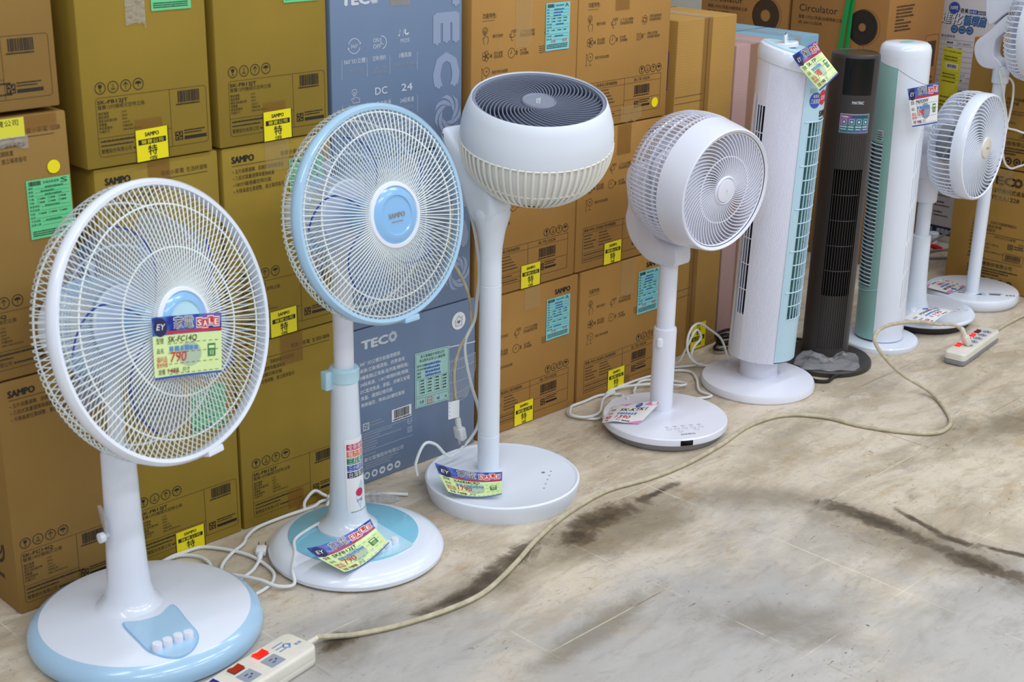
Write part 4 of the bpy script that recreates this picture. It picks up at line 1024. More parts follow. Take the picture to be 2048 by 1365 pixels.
def fin_disc(g, n, r0, r1, twist, zt, zb, w, m, steps=10, curve_pow=1.0, flip=1):
    for k in range(n):
        a = 2*math.pi*k/n; path = []
        for i in range(steps+1):
            t = i/steps; r = r0+(r1-r0)*t; b2 = a+flip*twist*(t**curve_pow)
            path.append((r*math.cos(b2), r*math.sin(b2), zt(t), zb(t)))
        g.fin(path, w, m)
def side_profile(parts, width, bev, m, M):
    """plate cut from a profile given in (s, z): s runs backwards from the fan, extruded sideways"""
    g = G(); g.prism(parts, -width/2, width/2, m, bev, 3)
    g.v = [(z_, x_, y_) for x_, y_, z_ in g.v]      # (s, z, lateral) -> (lateral, s, z)
    g.f = [tuple(f) for f in g.f]
    g.xf(M); return g
def smooth(pts, sub=5): return [tuple(p)[:2] for p in curve([(x, y, 0) for x, y in pts], sub, True)]

# ---- third fan: bowl-shaped circulator facing up
F3 = thing('circulator_fan', 'tall white circulator fan with ball-shaped head tilted up and grey swirl grille', 'fan', (1.966, 1.967, 0))
g = G(); g.lathe([(.140, 0), (.1575, 0), (.1590, .004), (.1665, .034), (.1660, .040), (.1620, .0425), (.1580, .0400), (.1555, .0385), (0, .0385)], 'satin_white', 96, False); base = g.build('base', F3)
g = G(); Pen(g, lambda u, v, n: (u, v, .0386+n)).disc(.075, -.050, .0042, 'slate_edge', 16); q = Pen(g, lambda u, v, n: (u, v, .0386+n))
for k in range(5): q.disc(.020+.018*k, -.105+.012*k, .0022, 'socket_grey', 12)
g.build('touch_button', base, 'grey touch marks')
g = G(); g.lathe([(.0050, 0), (.0050, .002), (0, .002)], 'black_plastic', 16); g.xf(Matrix.Translation((.125, -.104, .020)) @ Matrix.Rotation(R(-50), 4, 'Z') @ Matrix.Rotation(R(90), 4, 'Y') @ Matrix.Rotation(R(-12), 4, 'Y')); g.build('receiver_window', base)
px, py = -.001, .043
g = G(); pole(g, px, py, [(.0265, .0385), (.0265, .0400), (.0236, .0400), (.0236, .1220), (.0228, .1225), (.0228, .1240), (.0232, .1245), (.0230, .460), (.0222, .4605), (.0222, .462), (.0228, .4625), (.0225, .515)], 'satin_white', 36); g.build('pole', F3)
g = G(); pole(g, px, py, [(.0225, .512), (.0235, .540), (.0290, .575), (.0375, .604), (.0395, .616), (.0360, .624), (.024, .628)], 'satin_white', 40)
arm = smooth([(-.033, .618), (-.030, .650), (.010, .690), (.060, .735), (.100, .770), (.116, .772), (.119, .752), (.095, .715), (.062, .660), (.030, .600), (-.010, .590)], 5)
g2 = side_profile([(a+py, b2) for a, b2 in arm], .062, .012, 'satin_white', Matrix.Translation((px-.004, 0, 0)))
g.add(g2.v, g2.f, 'satin_white'); g.build('support_arm', F3)
M3 = head_matrix(local((2.029, 1.945, .846), F3), -36, 76.5)
g = G(); bowl = [(.1335, -.001), (.1345, .0025), (.1365, .0010), (.1440, -.018), (.1510, -.040), (.1545, -.062), (.1548, -.082)]
g.lathe(bowl+[(.1520, -.082), (.1515, -.062), (.141, -.02), (.1325, -.004)], 'satin_white', 80, False); g.xf(M3); g.build('upper_shell', F3, 'solid white upper band')
def zb3(t): return -.082-.128*t
def rb3(t): return .1548*math.cos(math.asin(min(1, t*.985)))**.80
g = G()
for k in range(64):
    a = 2*math.pi*k/64; pth = []
    for i in range(13):
        t = i/12*.93; r = rb3(t); pth.append((r*math.cos(a), r*math.sin(a), zb3(t)))
    g.tube(pth, [.0026]*13, 'cage_white', 5, caps=False)
g.hoop(rb3(.02)-.001, zb3(.02), .0024, 'cage_white', 72, 6)
g.hoop(rb3(.55)-.003, zb3(.55), .0022, 'cage_white', 72, 6)
g.lathe([(rb3(.88)+.0005, zb3(.88)), (rb3(.90)+.0030, zb3(.90)), (rb3(.94)+.0030, zb3(.94)-.0005), (rb3(.97)+.002, zb3(.97)-.001), (rb3(.985), -.2105), (.02, -.2125), (0, -.2127)], 'cage_white', 48, False)
g.xf(M3); g.build('lower_cage', F3, 'cream ribbed lower cage')
g = G(); g.lathe([(rb3(i/12*.97)-.004, zb3(i/12*.97)) for i in range(13)], 'milky_shell', 64, False); g.xf(M3); g.build('inner_shell', F3, 'milky translucent inner shell')
g = G(); g.lathe([(.1335, -.002), (.1270, -.001), (.1262, -.004), (.1265, -.014), (.1325, -.016)], 'slate_edge', 80, False)
fin_disc(g, 46, .032, .1265, 1.15, lambda t: -.006+.006*math.sin(math.pi*t), lambda t: -.026, .0022, 'slate_plastic', 12, 1.25)
g.lathe([(.0300, -.024), (.0345, -.022), (.0350, -.004), (.0330, -.001), (.0310, -.003), (0, -.003)], 'slate_edge', 48, False)
p = Pen(g, lambda u, v, n: (u, v, -.003+n)); p.text('TECO', -.0032, .013, .0080, 'white_print', width=.027, bold=.03, rot=R(-100))
g.xf(M3); g.build('swirl_grille', F3, 'grey swirl grille with round cap')
for k in range(5):
    g = G(); A = R(72*k)
    def pt(u, v):
        r = .030+.085*u; a = A+R(22*u)+R(52)*(v-.5); return (r*math.cos(a), r*math.sin(a), -.060+(.5-v)*.034)
    g.sheet(pt, 5, 6, 'slate_plastic'); g.sheet(lambda u, v: (pt(u, 1-v)[0], pt(u, 1-v)[1], pt(u, 1-v)[2]-.0018), 5, 6, 'slate_plastic'); g.xf(M3); g.build('blade', F3)
g = G(); g.lathe([(.004, -.035), (.030, -.038), (.034, -.045), (.034, -.085), (.040, -.095), (.046, -.15), (.040, -.19)], 'grey_plastic', 36); g.xf(M3); g.build('motor', F3)
c3 = cord(F3, [(1.957, 2.105, .735), (1.936, 2.085, .715), (1.940, 2.070, .654), (1.955, 2.060, .598), (1.966, 2.055, .543), (1.972, 2.052, .476), (1.966, 2.052, .412), (1.962, 2.055, .368), (1.942, 2.06, .329), (1.944, 2.06, .283), (1.958, 2.057, .222), (1.976, 2.052, .158), (1.972, 2.055, .118), (1.945, 2.065, .083), (1.905, 2.07, .068), (1.870, 2.075, .105), (1.842, 2.080, .112), (1.818, 2.080, .075), (1.822, 2.08, .045)], .0034, 'cord_white')
c3b = cord(c3, [(1.957, 2.10, .690), (1.925, 2.085, .60), (1.906, 2.075, .525), (1.926, 2.065, .482), (1.945, 2.06, .440), (1.957, 2.06, .393), (1.956, 2.06, .348), (1.931, 2.062, .321), (1.917, 2.065, .279), (1.916, 2.066, .234), (1.923, 2.068, .186), (1.930, 2.07, .150)], .0034, 'cord_grimy', 'cord_tail', base=F3.location)
plug(c3, (1.934, 2.070, .128), (.25, .05, -.95), base=F3.location, s=1.25)
g = G(); k = len(g.v); g.sheet(lambda u, v: (1.897+.028*u, 2.064-.004*u, .158+.040*v), 1, 1, 'white_print'); p = Pen(g, lambda u, v, n: (1.897+u, 2.064-n, .158+v), .0006)
for i in range(4): p.micro(.003, .006+.009*i, .020, .0048, 'red_ink', i)
g.xf(Matrix.Translation(-F3.location)); g.build('warning_flag', c3, 'white flag with red print')

# ---- fourth fan: white drum circulator
F4 = thing('circulator_fan', 'white circulator fan with a drum-shaped ribbed head and grey-skirted round base', 'fan', (2.493, 1.948, 0))
g = G(); g.lathe([(.128, .002), (.137, .002), (.1415, .008), (.1455, .018)], 'grey_plastic', 96, False); g.lathe([(.1455, .018), (.1490, .0195), (.1495, .024), (.1485, .0335), (.1460, .0360), (0, .0370)], 'warm_white', 96, False)
base = g.build('base', F4, 'white disc base over a grey skirt')
g = G(); q = Pen(g, lambda u, v, n: (-.051+u*.86+v*.5, -.112-u*.5+v*.86, .0367+n)) 
q.text('SAMPO', -.018, -.002, .0062, 'slate_plastic', width=.036, bold=.015)
for k in range(5): q.ring(-.035+.020*k, .035, .0055, .0007, 'socket_grey', 16); q.micro(-.040+.020*k, .048, .010, .0025, 'socket_grey', k)
q.ring(-.012, .018, .005, .0007, 'socket_grey', 16); q.ring(.030, .022, .005, .0007, 'socket_grey', 16)
g.build('touch_panel', base, 'faint grey touch symbols')
g = G(); 
g.sheet(lambda u, v: (.1494*math.sin(R(-36.5+11.5*u))*(1+.004*0), -.1494*math.cos(R(-36.5+11.5*u)), .0205+.0125*v), 8, 1, 'black_gloss'); g.v = [(x*1.004, y*1.004, z) for x, y, z in g.v]; g.build('receiver_window', base)
px, py = .023, .032
g = G(); pole(g, px, py, [(.0320, .0360), (.0320, .0375), (.0275, .0378), (.0275, .238), (.0268, .244), (.0235, .2455)], 'warm_white', 36); g.build('outer_pole', F4)
g = G(); pole(g, px, py, [(.0220, .24), (.0220, .425)], 'warm_white', 32); g.build('inner_pole', F4)
g = G(); pole(g, px-.026, py-.006, [(.003, .2), (.008, .204), (.009, .213), (.008, .222), (.003, .226)], 'warm_white', 16); g.build('height_knob', F4)
yk = smooth([(-.038, .408), (-.042, .430), (-.036, .452), (-.015, .456), (.012, .458), (.040, .478), (.062, .530), (.070, .590), (.088, .625), (.112, .618), (.122, .585), (.112, .530), (.118, .490), (.100, .445), (.060, .412), (.028, .402), (-.010, .402)], 4)
g = side_profile([(a+py, b2) for a, b2 in yk], .056, .006, 'warm_white', Matrix.Translation((px, 0, 0)))
g.build('support_arm', F4)
M4 = head_matrix(local((2.517, 1.835, .603), F4), -4.7, -4.4)
g = G(); g.lathe([(.1310, .000), (.1370, .004), (.1395, .002), (.1410, -.004), (.1455, -.030), (.1490, -.058), (.1500, -.066), (.1470, -.066), (.1440, -.035), (.1350, -.006), (.1300, -.004)], 'warm_white', 96, False); g.xf(M4); g.build('front_band', F4)
g = G()
for k in range(92):
    a = 2*math.pi*k/92; pth = [(.1480, -.062), (.1515, -.085), (.1510, -.115), (.1465, -.145), (.1360, -.170), (.1150, -.186), (.080, -.192), (.045, -.194)]
    pr = [(r*math.cos(a), r*math.sin(a), z) for r, z in pth]
    g.tube(pr, .0016, 'warm_white', 5, caps=False)
for r, z in ((.1440, -.084), (.1430, -.112), (.1380, -.142), (.1080, -.182)): g.hoop(r, z, .0034, 'warm_white', 80, 6)
g.lathe([(.052, -.190), (.055, -.194), (.052, -.198), (0, -.199)], 'warm_white', 40); g.xf(M4); g.build('rear_cage', F4)
g = G(); g.lathe([(.1312, -.003), (.1290, -.001), (.1268, -.003), (.1270, -.012), (.1310, -.012)], 'warm_white', 80, False)
fin_disc(g, 60, .030, .1275, .75, lambda t: -.001-.002*t, lambda t: -.012, .0020, 'warm_white', 12, 1.3)
g.hoop(.076, -.0045, .0018, 'warm_white', 80, 6); g.lathe([(.0320, -.012), (.0330, .000), (.0300, .0025), (.0285, .0015), (.0280, -.0010), (.0268, -.0010), (.0262, .0030), (.020, .0042), (0, .0045)], 'warm_white', 48, False)
p = Pen(g, lambda u, v, n: (u, v, .0046+n)); p.line([(-.002, .003), (.000, .000), (.002, .003)], .0006, 'socket_grey'); p.line([(0, 0), (0, -.004)], .0006, 'socket_grey')
g.xf(M4); g.build('swirl_grille', F4)
for k in range(5):
    g = G(); A = R(72*k+10)
    def pt(u, v):
        r = .030+.088*u; a = A+R(18*u)+R(56)*(v-.5); return (r*math.cos(a), r*math.sin(a), -.060+(.5-v)*.045)
    g.sheet(pt, 5, 6, 'blade_white'); g.xf(M4); g.build('blade', F4)
g = G(); g.lathe([(.004, -.030), (.028, -.032), (.032, -.040), (.032, -.085), (.050, -.090), (.054, -.130), (.048, -.185)], 'warm_white', 36); g.xf(M4); g.build('motor', F4)
c4 = cord(F4, [(2.50, 2.07, .040), (2.512, 2.105, .020), (2.572, 2.150, .006), (2.53, 2.184, .006), (2.467, 2.184, .006), (2.415, 2.182, .006), (2.377, 2.149, .006), (2.404, 2.091, .006), (2.445, 2.095, .007), (2.512, 2.129, .012), (2.585, 2.125, .008), (2.62, 2.15, .006), (2.68, 2.178, .006), (2.725, 2.15, .006), (2.75, 2.09, .008), (2.720, 2.08, .012), (2.69, 2.13, .010), (2.60, 2.175, .012), (2.54, 2.172, .010), (2.574, 2.188, .006), (2.678, 2.190, .006), (2.751, 2.180, .006), (2.802, 2.170, .006), (2.829, 2.135, .006), (2.799, 2.090, .006), (2.740, 2.035, .006), (2.735, 1.992, .006), (2.700, 2.000, .006), (2.672, 2.02, .006)], .0034, 'cord_white')
c4b = cord(c4, [(2.41, 2.175, .012), (2.37, 2.14, .012), (2.385, 2.105, .012), (2.43, 2.10, .013), (2.50, 2.15, .014), (2.56, 2.165, .012)], .0034, 'cord_white', 'cord_loop', base=F4.location)

# ---- fifth: white and blue tower fan
F5 = thing('tower_fan', 'ribbed white tower fan with pale blue slotted front, round white base and dial on top', 'fan', (2.899, 1.969, 0))
g = G(); g.lathe([(.130, 0), (.1430, 0), (.1460, .004), (.1462, .014), (.1430, .021), (.1100, .0275), (.0700, .0340), (.0560, .0350), (.0530, .0330), (0, .0330)], 'warm_white', 96, False); g.build('base', F5)
g = G(); g.lathe([(.0490, .033), (.0480, .050), (.0490, .075), (.052, .092)], 'warm_white', 48); g.build('neck', F5)
FD = math.degrees(math.atan2(-.562, -.827))     # bearing of the camera-facing ribs
RB = .0820; ZB, ZT = .088, .805
def tower_pt(a, z, r): return (r*math.cos(a), r*math.sin(a)*1.04, z)
def topz(x, y): return ZT+.028-.16*(x*.35-y*.94)*.0-.20*(x*.56-y*.83)
a_w0, a_w1 = R(-138.0-64-26), R(-138.0+27-6)
# bearings (degrees): camera at -145.8; image right = increasing
CAM = R(-145.8); a_back = CAM-R(66); a_vent0 = CAM-R(60); a_vent1 = CAM-R(40); a_split = CAM+R(23); a_front1 = CAM+R(135)
g = G()
nr = 26
def ribs(a0, a1, n, m, z0, z1, dr=.0013):
    k = n*4
    vs_ = []; fs = []
    for j in range(2):
        for i in range(k+1):
            a = a0+(a1-a0)*i/k; r = RB-(dr if (i % 4) in (2, 3) else 0); x, y, _ = tower_pt(a, 0, r)
            vs_.append((x, y, z0 if j == 0 else z1(x, y)))
    for i in range(k): fs.append((i, i+1, k+2+i, k+1+i))
    g.add(vs_, fs, m)
ribs(a_vent1, a_split, 24, 'warm_white', ZB, topz)
def wallseg(a0, a1, z0, z1, m, r=RB, n=10):
    vs_ = []; fs = []
    for j in range(2):
        for i in range(n+1):
            x, y, _ = tower_pt(a0+(a1-a0)*i/n, 0, r); z = (z0, z1)[j]; vs_.append((x, y, z(x, y) if callable(z) else z))
    for i in range(n): fs.append((i, i+1, n+2+i, n+1+i))
    g.add(vs_, fs, m)
wallseg(a_vent0, a_vent1, ZB, .205, 'warm_white'); wallseg(a_vent0, a_vent1, .735, topz, 'warm_white'); wallseg(a_front1, a_vent0+2*math.pi, ZB, topz, 'warm_white', RB, 30)
wallseg(a_back, a_vent0, .12, .76, 'warm_white', RB+.006, 4)
bot = [tower_pt(R(6*i), ZB, RB-.002) for i in range(60)]; g.add(bot, [tuple(range(59, -1, -1))], 'warm_white')
body = g.build('body', F5, 'white ribbed body')
g = G()     # intake slots at the back left
for i in range(4):
    a = a_vent0+(a_vent1-a_vent0)*i/3; x, y, _ = tower_pt(a, 0, RB-.001); g.tube([(x, y, .205), (x, y, .735)], .0013, 'warm_white', 6)
for k in range(9):
    z = .205+.53*k/8; g.tube([tower_pt(a_vent0+(a_vent1-a_vent0)*i/4, z, RB-.001) for i in range(5)], .0014, 'warm_white', 6)
wallseg(a_vent0, a_vent1, .205, .735, 'inner_dark', RB-.014)
g.build('intake_grille', body, 'white slotted intake')
g = G()     # blue front
wallseg(a_split, a_split+R(14), .205, .705, 'tower_blue', RB+.001, 4); wallseg(a_split, a_front1, ZB+.004, .205, 'tower_blue', RB+.001, 30); wallseg(a_split, a_front1, .705, lambda x, y: topz(x, y)-.004, 'tower_blue', RB+.001, 30)
wallseg(a_front1-R(10), a_front1, .205, .705, 'tower_blue', RB+.001, 3)
p = Pen(g, lambda u, v, n: (lambda a: (math.cos(a)*(RB+.001+n), 1.04*math.sin(a)*(RB+.001+n), v))(a_split+u/RB), .0008, 6)
p.text('SAMPO', .052, .716, .0150, 'ink', width=.050, bold=.07); p.micro(.054, .708, .030, .0030, 'ink', 2)
p.disc(.032, .757, .0175, 'blue_ink', 28, .0190); p.disc(.060, .762, .0160, 'red_ink', 28, .0180); p.disc(.088, .765, .0160, 'blue_ink', 24, .0180); p.rect(.014, .775, .034, .785, 'teal_plastic')
q = p.lift(.0004); q.text('三段風速', .032, .7500, .0090, 'white_print', width=.029, align='C'); q.text('強風送', .032, .7640, .0060, 'white_print', width=.018, align='C'); q.text('定時', .060, .7570, .0090, 'white_print', width=.019, align='C')
front5 = g.build('front_panel', F5, 'pale blue front panel')
g = G(); a0, a1 = a_split+R(14), a_front1-R(10); nc, nrw = 11, 14
for i in range(nc+1):
    a = a0+(a1-a0)*i/nc; g.tube([tower_pt(a, .205, RB+.0005), tower_pt(a, .705, RB+.0005)], .0016, 'tower_blue', 6)
for k in range(nrw+1):
    z = .205+.5*k/nrw; ax = a0-R(8) if k % 3 == 2 else a0
    g.tube([tower_pt(ax+(a1-ax)*i/14, z, RB+.0012) for i in range(15)], .0019 if k % 3 == 2 else .0015, 'tower_blue', 6)
for i in range(nc):
    a = a0+(a1-a0)*(i+.5)/nc; x, y, _ = tower_pt(a, 0, RB-.012); x2, y2, _ = tower_pt(a+R(9), 0, RB-.030)
    g.add([(x, y, .205), (x2, y2, .205), (x2, y2, .705), (x, y, .705)], [(0, 1, 2, 3)], 'teal_plastic')
wallseg(a0-R(5), a1+R(5), .200, .710, 'inner_dark', RB-.034, 20)
g.build('outlet_grille', front5, 'pale blue outlet grid with slanted vanes')
g = G(); N = 72; ring_ = []
for dz, sc in ((-.006, 1.0), (.004, 1.012), (.018, 1.0), (.028, .955), (.032, .88)):
    ring_.append([(x*sc, y*sc, topz(x, y)+dz) for x, y, _ in (tower_pt(2*math.pi*i/N, 0, RB+.001) for i in range(N))])
vs_ = [v for r_ in ring_ for v in r_]; fs = [(j*N+i, j*N+(i+1) % N, (j+1)*N+(i+1) % N, (j+1)*N+i) for j in range(4) for i in range(N)]+[tuple(4*N+i for i in range(N))]
g.add(vs_, fs, 'white_plastic')
cap = g.build('top_cap', F5, 'rounded white slanting cap')
g = G(); out = smooth([(math.cos(R(a))*.071, math.sin(R(a))*.071*1.02) for a in range(0, 360, 20)], 3); g.prism(out, 0, .004, 'tower_blue', .0015); g.v = [(x, y, z+topz(x, y)+.0318) for x, y, z in g.v]; tp = g.build('control_panel', cap, 'pale blue control panel')
ux, uy = .56, -.83   # downhill towards the front
g = G(); g.lathe([(.024, 0), (.024, .006), (.022, .0085), (0, .009)], 'white_plastic', 36); g.prism(smooth([(.020*math.cos(R(a)), .0042*math.sin(R(a))) for a in range(0, 360, 30)], 3), .006, .024, 'white_plastic', .003)
g.xf(Matrix.Translation((-.018, .012, topz(-.018, .012)+.034)) @ Matrix.Scale(1.25, 4) @ Matrix.Rotation(R(30), 4, 'Z') @ Matrix.Rotation(R(-8), 4, 'X')); g.build('timer_dial', cap)
for k in range(4):
    x, y = .004+.013*k*1.0, -.048+.009*k; g = G(); g.prism(rrect(-.006, .006, -.0075, .0075, .002), 0, .007, 'white_plastic', .0015); g.xf(Matrix.Translation((x, y, topz(x, y)+.035)) @ Matrix.Rotation(R(35), 4, 'Z')); g.build('speed_button', cap)
lean5 = Matrix.Rotation(R(1.5), 4, Vector((.83, .56, 0)))
for o_ in (body, front5, cap): o_.matrix_basis = lean5
c5 = cord(F5, [(2.925, 2.085, .030), (2.938, 2.12, .074), (2.879, 2.12, .118), (2.838, 2.12, .143), (2.805, 2.12, .138), (2.789, 2.12, .108), (2.795, 2.12, .072), (2.823, 2.12, .040), (2.867, 2.12, .018), (2.905, 2.11, .010), (2.88, 2.15, .006), (2.81, 2.19, .008), (2.799, 2.15, .040), (2.802, 2.13, .084), (2.814, 2.12, .122), (2.831, 2.12, .126), (2.846, 2.12, .101), (2.826, 2.125, .079), (2.824, 2.13, .054), (2.86, 2.14, .020), (2.90, 2.15, .006)], .0032, 'cord_white')

# ---- sixth: black tower fan
F6 = thing('tower_fan', 'dark brown-black tower fan with glossy display and slotted front', 'fan', (3.174, 1.949, 0))
g = G(); g.lathe([(.118, 0), (.1260, 0), (.1275, .003), (.1270, .012), (.1230, .0165), (.060, .022), (0, .0220)], 'dark_plastic', 80, False); g.build('base', F6)
RC = .0615; CAM6 = R(-180+31.7); FR = CAM6+R(13)
g = G()
def col6(a0, a1, z0, z1, m, r=RC, n=24):
    g.sheet(lambda u, v: (r*math.cos(a0+(a1-a0)*u), r*math.sin(a0+(a1-a0)*u), z0+(z1-z0)*v), n, 1, m)
h6 = R(36)
col6(FR+h6, FR-h6+2*math.pi, .022, .825, 'dark_plastic', RC, 56); col6(FR-h6, FR+h6, .022, .058, 'dark_plastic'); col6(FR-h6, FR+h6, .545, .735, 'dark_plastic')
g.lathe([(RC, .825), (RC-.0015, .832), (RC-.006, .835), (RC-.008, .833)], 'dark_plastic', 64, False)
for k in range(13):      # fluted apron below the slots
    a = FR-h6+2*h6*k/12; g.tube([((RC-.001)*math.cos(a), (RC-.001)*math.sin(a), z) for z in (.055, .205)], .0020, 'dark_plastic', 6); g.tube([((RC-.0005)*math.cos(a), (RC-.0005)*math.sin(a), z) for z in (.545, .634)], .0016, 'dark_plastic', 6)
col6(FR-h6, FR+h6, .055, .205, 'dark_plastic', RC-.002)
body = g.build('body', F6)
g = G(); col6(FR-h6, FR+h6, .735, .826, 'black_gloss', RC+.0003); g.build('display', body, 'black glossy display')
g = G(); g.lathe([(RC-.008, .832), (RC-.009, .8335), (0, .8335)], 'black_gloss', 56, False); g.build('touch_top', body, 'glossy black touch surface')
g = G(); p = Pen(g, lambda u, v, n: ((RC+n)*math.cos(FR+u/RC), (RC+n)*math.sin(FR+u/RC), v), .0006, 6); p.text('MATRIC', .004, .713, .0075, 'pale_ink', width=.030, align='C', bold=.03)
p.rect(-.037, .640, .040, .688, 'pale_ink'); q = p.lift(.0003); q.rect(-.036, .641, .039, .687, 'rainbow_panel'); q = q.lift(.0003); q.micro(-.033, .679, .018, .004, 'pale_ink', 1); q.micro(-.010, .680, .044, .003, 'inner_dark', 4)
for k in range(4): q.frame(-.032+.0185*k, .661, -.020+.0185*k, .675, .0008, 'pale_ink', .002); q.disc(-.026+.0185*k, .668, .0028, 'pale_ink', 12); q.micro(-.034+.0185*k, .654, .016, .0035, 'pale_ink', k); q.micro(-.033+.0185*k, .648, .013, .003, 'pale_ink', k+8)
g.build('feature_sticker', body, 'colourful printed sticker')
g = G()
for k in range(11):
    a = FR-h6*.92+1.84*h6*k/10; g.tube([((RC-.002)*math.cos(a), (RC-.002)*math.sin(a), z) for z in (.205, .545)], .0011, 'dark_plastic', 6)
for k in range(1, 5): g.tube([((RC-.003)*math.cos(FR-h6+2*h6*i/10), (RC-.003)*math.sin(FR-h6+2*h6*i/10), .205+.340*k/5) for i in range(11)], .0013, 'dark_plastic', 6)
col6(FR-h6*1.3, FR+h6*1.3, .20, .55, 'pit_black', RC-.020)
g.build('outlet_grille', body, 'dark vertical slots')
body.matrix_basis = Matrix.Rotation(R(.5), 4, Vector((.85, .53, 0)))
c6 = cord(F6, [(3.265, 2.068, .008), (3.225, 2.118, .008), (3.15, 2.135, .006), (3.09, 2.09, .006), (3.06, 2.04, .006), (3.0655, 1.975, .006), (3.050, 1.935, .012), (3.035, 1.905, .006), (3.021, 1.873, .006), (3.042, 1.849, .006), (3.083, 1.855, .006), (3.110, 1.845, .008)], .0048, 'cord_black')
g = G(); rnd = random.Random(3); pts = [(3.055+.045*math.cos(.9*i)*(1+.25*math.sin(i*.37)), 2.185+.026*math.sin(.9*i+.2), .008+.0016*i) for i in range(26)]
g.tube(curve([Vector(p)-F6.location for p in pts], 6), .0042, 'cord_black', 7); g.build('cord_coil', c6)

# ---- seventh: white and teal tower fan
F7 = thing('tower_fan', 'white tower fan with teal louvred side and small white disc base', 'fan', (3.4265, 1.9335, 0))
g = G(); g.lathe([(.100, 0), (.1090, 0), (.1105, .003), (.1100, .013), (.1070, .0165), (.070, .018), (0, .018)], 'white_plastic', 80, False); g.build('base', F7)
RW = .0668; CAM7 = R(-180+29.3); ft = CAM7-R(62); hw = R(50)
g = G(); z1 = .838
def zc(a): return .775+.045*math.cos((a-(CAM7-R(60)))*0.9)-.02
g.sheet(lambda u, v: (RW*math.cos(ft+hw+(2*math.pi-2*hw)*u), RW*math.sin(ft+hw+(2*math.pi-2*hw)*u), .020+(.802-.020)*v), 56, 1, 'white_plastic')
g.lathe([(RW, .800), (RW, .820), (RW-.004, .832), (RW-.012, .838), (RW-.030, .840), (0, .8395)], 'white_plastic', 64, False); g.lathe([(.055, .019), (RW-.001, .020)], 'white_plastic', 48, False)
g.sheet(lambda u, v: (RW*math.cos(ft-hw+2*hw*u), RW*math.sin(ft-hw+2*hw*u), (.801-.024*u)+(.806-(.801-.024*u))*v), 20, 1, 'white_plastic')
for i in range(3):      # fine slots on the far side
    for k in range(5):
        a = CAM7+R(50+7*i); g.box(-.0006, .0006, -.0006, .0006, .12+.095*k+.012*i, .20+.095*k+.012*i, 'slot_grey'); n_ = len(g.v)-8; g.xf(Matrix.Translation((RW*math.cos(a), RW*math.sin(a), 0)), n_)
g.tube([((RW+.0002)*math.cos(ft+hw+R(95)*i/20), (RW+.0002)*math.sin(ft+hw+R(95)*i/20), .776-.044*math.sin(R(90*i/20))) for i in range(21)], .0006, 'grey_plastic', 5)
p = Pen(g, lambda u, v, n: ((RW+n)*math.cos(CAM7+R(50)+u/RW), (RW+n)*math.sin(CAM7+R(50)+u/RW), v), .0006, 4); p.text('matric', 0, .708, .0060, 'grey_plastic', width=.024)
body = g.build('body', F7)
g = G(); k = len(g.v); g.lathe([(.020, 0), (.020, .0012), (0, .0016)], 'teal_plastic', 32); g.xf(Matrix.Diagonal((1.3, .8, 1, 1))); g.xf(Matrix.Translation((-.008, -.006, .8395))); g.build('touch_pad', body, 'teal oval touch pad')
g = G(); rr = RW-.0006
def col7(a0, a1, z0, z1, m, r=rr, n=16): g.sheet(lambda u, v: (r*math.cos(a0+(a1-a0)*u), r*math.sin(a0+(a1-a0)*u), z0+((z1(u) if callable(z1) else z1)-z0)*v), n, 1, m)
col7(ft-hw, ft+hw, .024, .175, 'teal_plastic'); col7(ft-hw, ft+hw, .575, lambda u: .801-.024*u, 'teal_plastic'); col7(ft+hw-R(21), ft+hw, .175, .575, 'teal_plastic'); col7(ft-hw, ft-hw+R(10), .175, .575, 'teal_plastic')
g.tube([((rr+.0008)*math.cos(ft-hw+2*hw*i/16), (rr+.0008)*math.sin(ft-hw+2*hw*i/16), .172-.030*math.sin(math.pi*i/16)*.4) for i in range(17)], .0010, 'pale_aqua', 5)
p = Pen(g, lambda u, v, n: ((rr+n)*math.cos(ft+u/RW), (rr+n)*math.sin(ft+u/RW), v), .0006, 4); p.rect(.012, .582, .034, .612, 'pale_aqua'); q = p.lift(.0003); q.micro(.014, .603, .018, .004, 'red_ink', 1)
for i in range(3): q.micro(.014, .585+.006*i, .018, .0035, 'brown_ink', i+3)
fp = g.build('front_panel', F7, 'teal front panel')
g = G()
for k in range(36):
    z = .180+.39*k/35; g.tube([((rr+.0006)*math.cos(ft-hw+R(10)+(2*hw-R(31))*i/10), (rr+.0006)*math.sin(ft-hw+R(10)+(2*hw-R(31))*i/10), z) for i in range(11)], .0023, 'pale_aqua', 5)
col7(ft-hw, ft+hw, .175, .575, 'grey_plastic', RW-.010); g.build('louvre', fp, 'pale teal louvre slats')
for o_ in (body, fp): o_.matrix_basis = Matrix.Rotation(R(-.8), 4, Vector((.85, .53, 0)))

# ---- eighth: small desk-style circulator on a pole
F8 = thing('circulator_fan', 'white pedestal fan with a spiral grille and black-skirted base near the far power strip', 'fan', (3.687, 1.953, 0))
g = G(); g.lathe([(.115, 0), (.128, 0), (.142, .008), (.1480, .022)], 'inner_dark', 80, False); g.lathe([(.1480, .022), (.1545, .026), (.1555, .032), (.1510, .037), (.125, .036), (.09, .039), (0, .040)], 'white_plastic', 80, False); base = g.build('base', F8, 'white dish base over a black skirt')
g = G(); q = Pen(g, lambda u, v, n: (u*.75+v*.6+.045, -u*.66+v*.75-.075, .0385+n))
for k in range(5): q.micro(-.04+.02*k, .006*(k % 2), .010, .004, 'socket_grey', k); q.micro(-.04+.02*k, .016, .006, .003, 'socket_grey', k+9)
g.build('touch_panel', base, 'grey touch symbols')
px, py = -.060, -.008
g = G(); pole(g, px, py, [(.062, .038), (.052, .045), (.042, .060), (.035, .085), (.0305, .13), (.0280, .20), (.0270, .272), (.0240, .275)], 'cool_white', 36); g.build('outer_pole', F8)
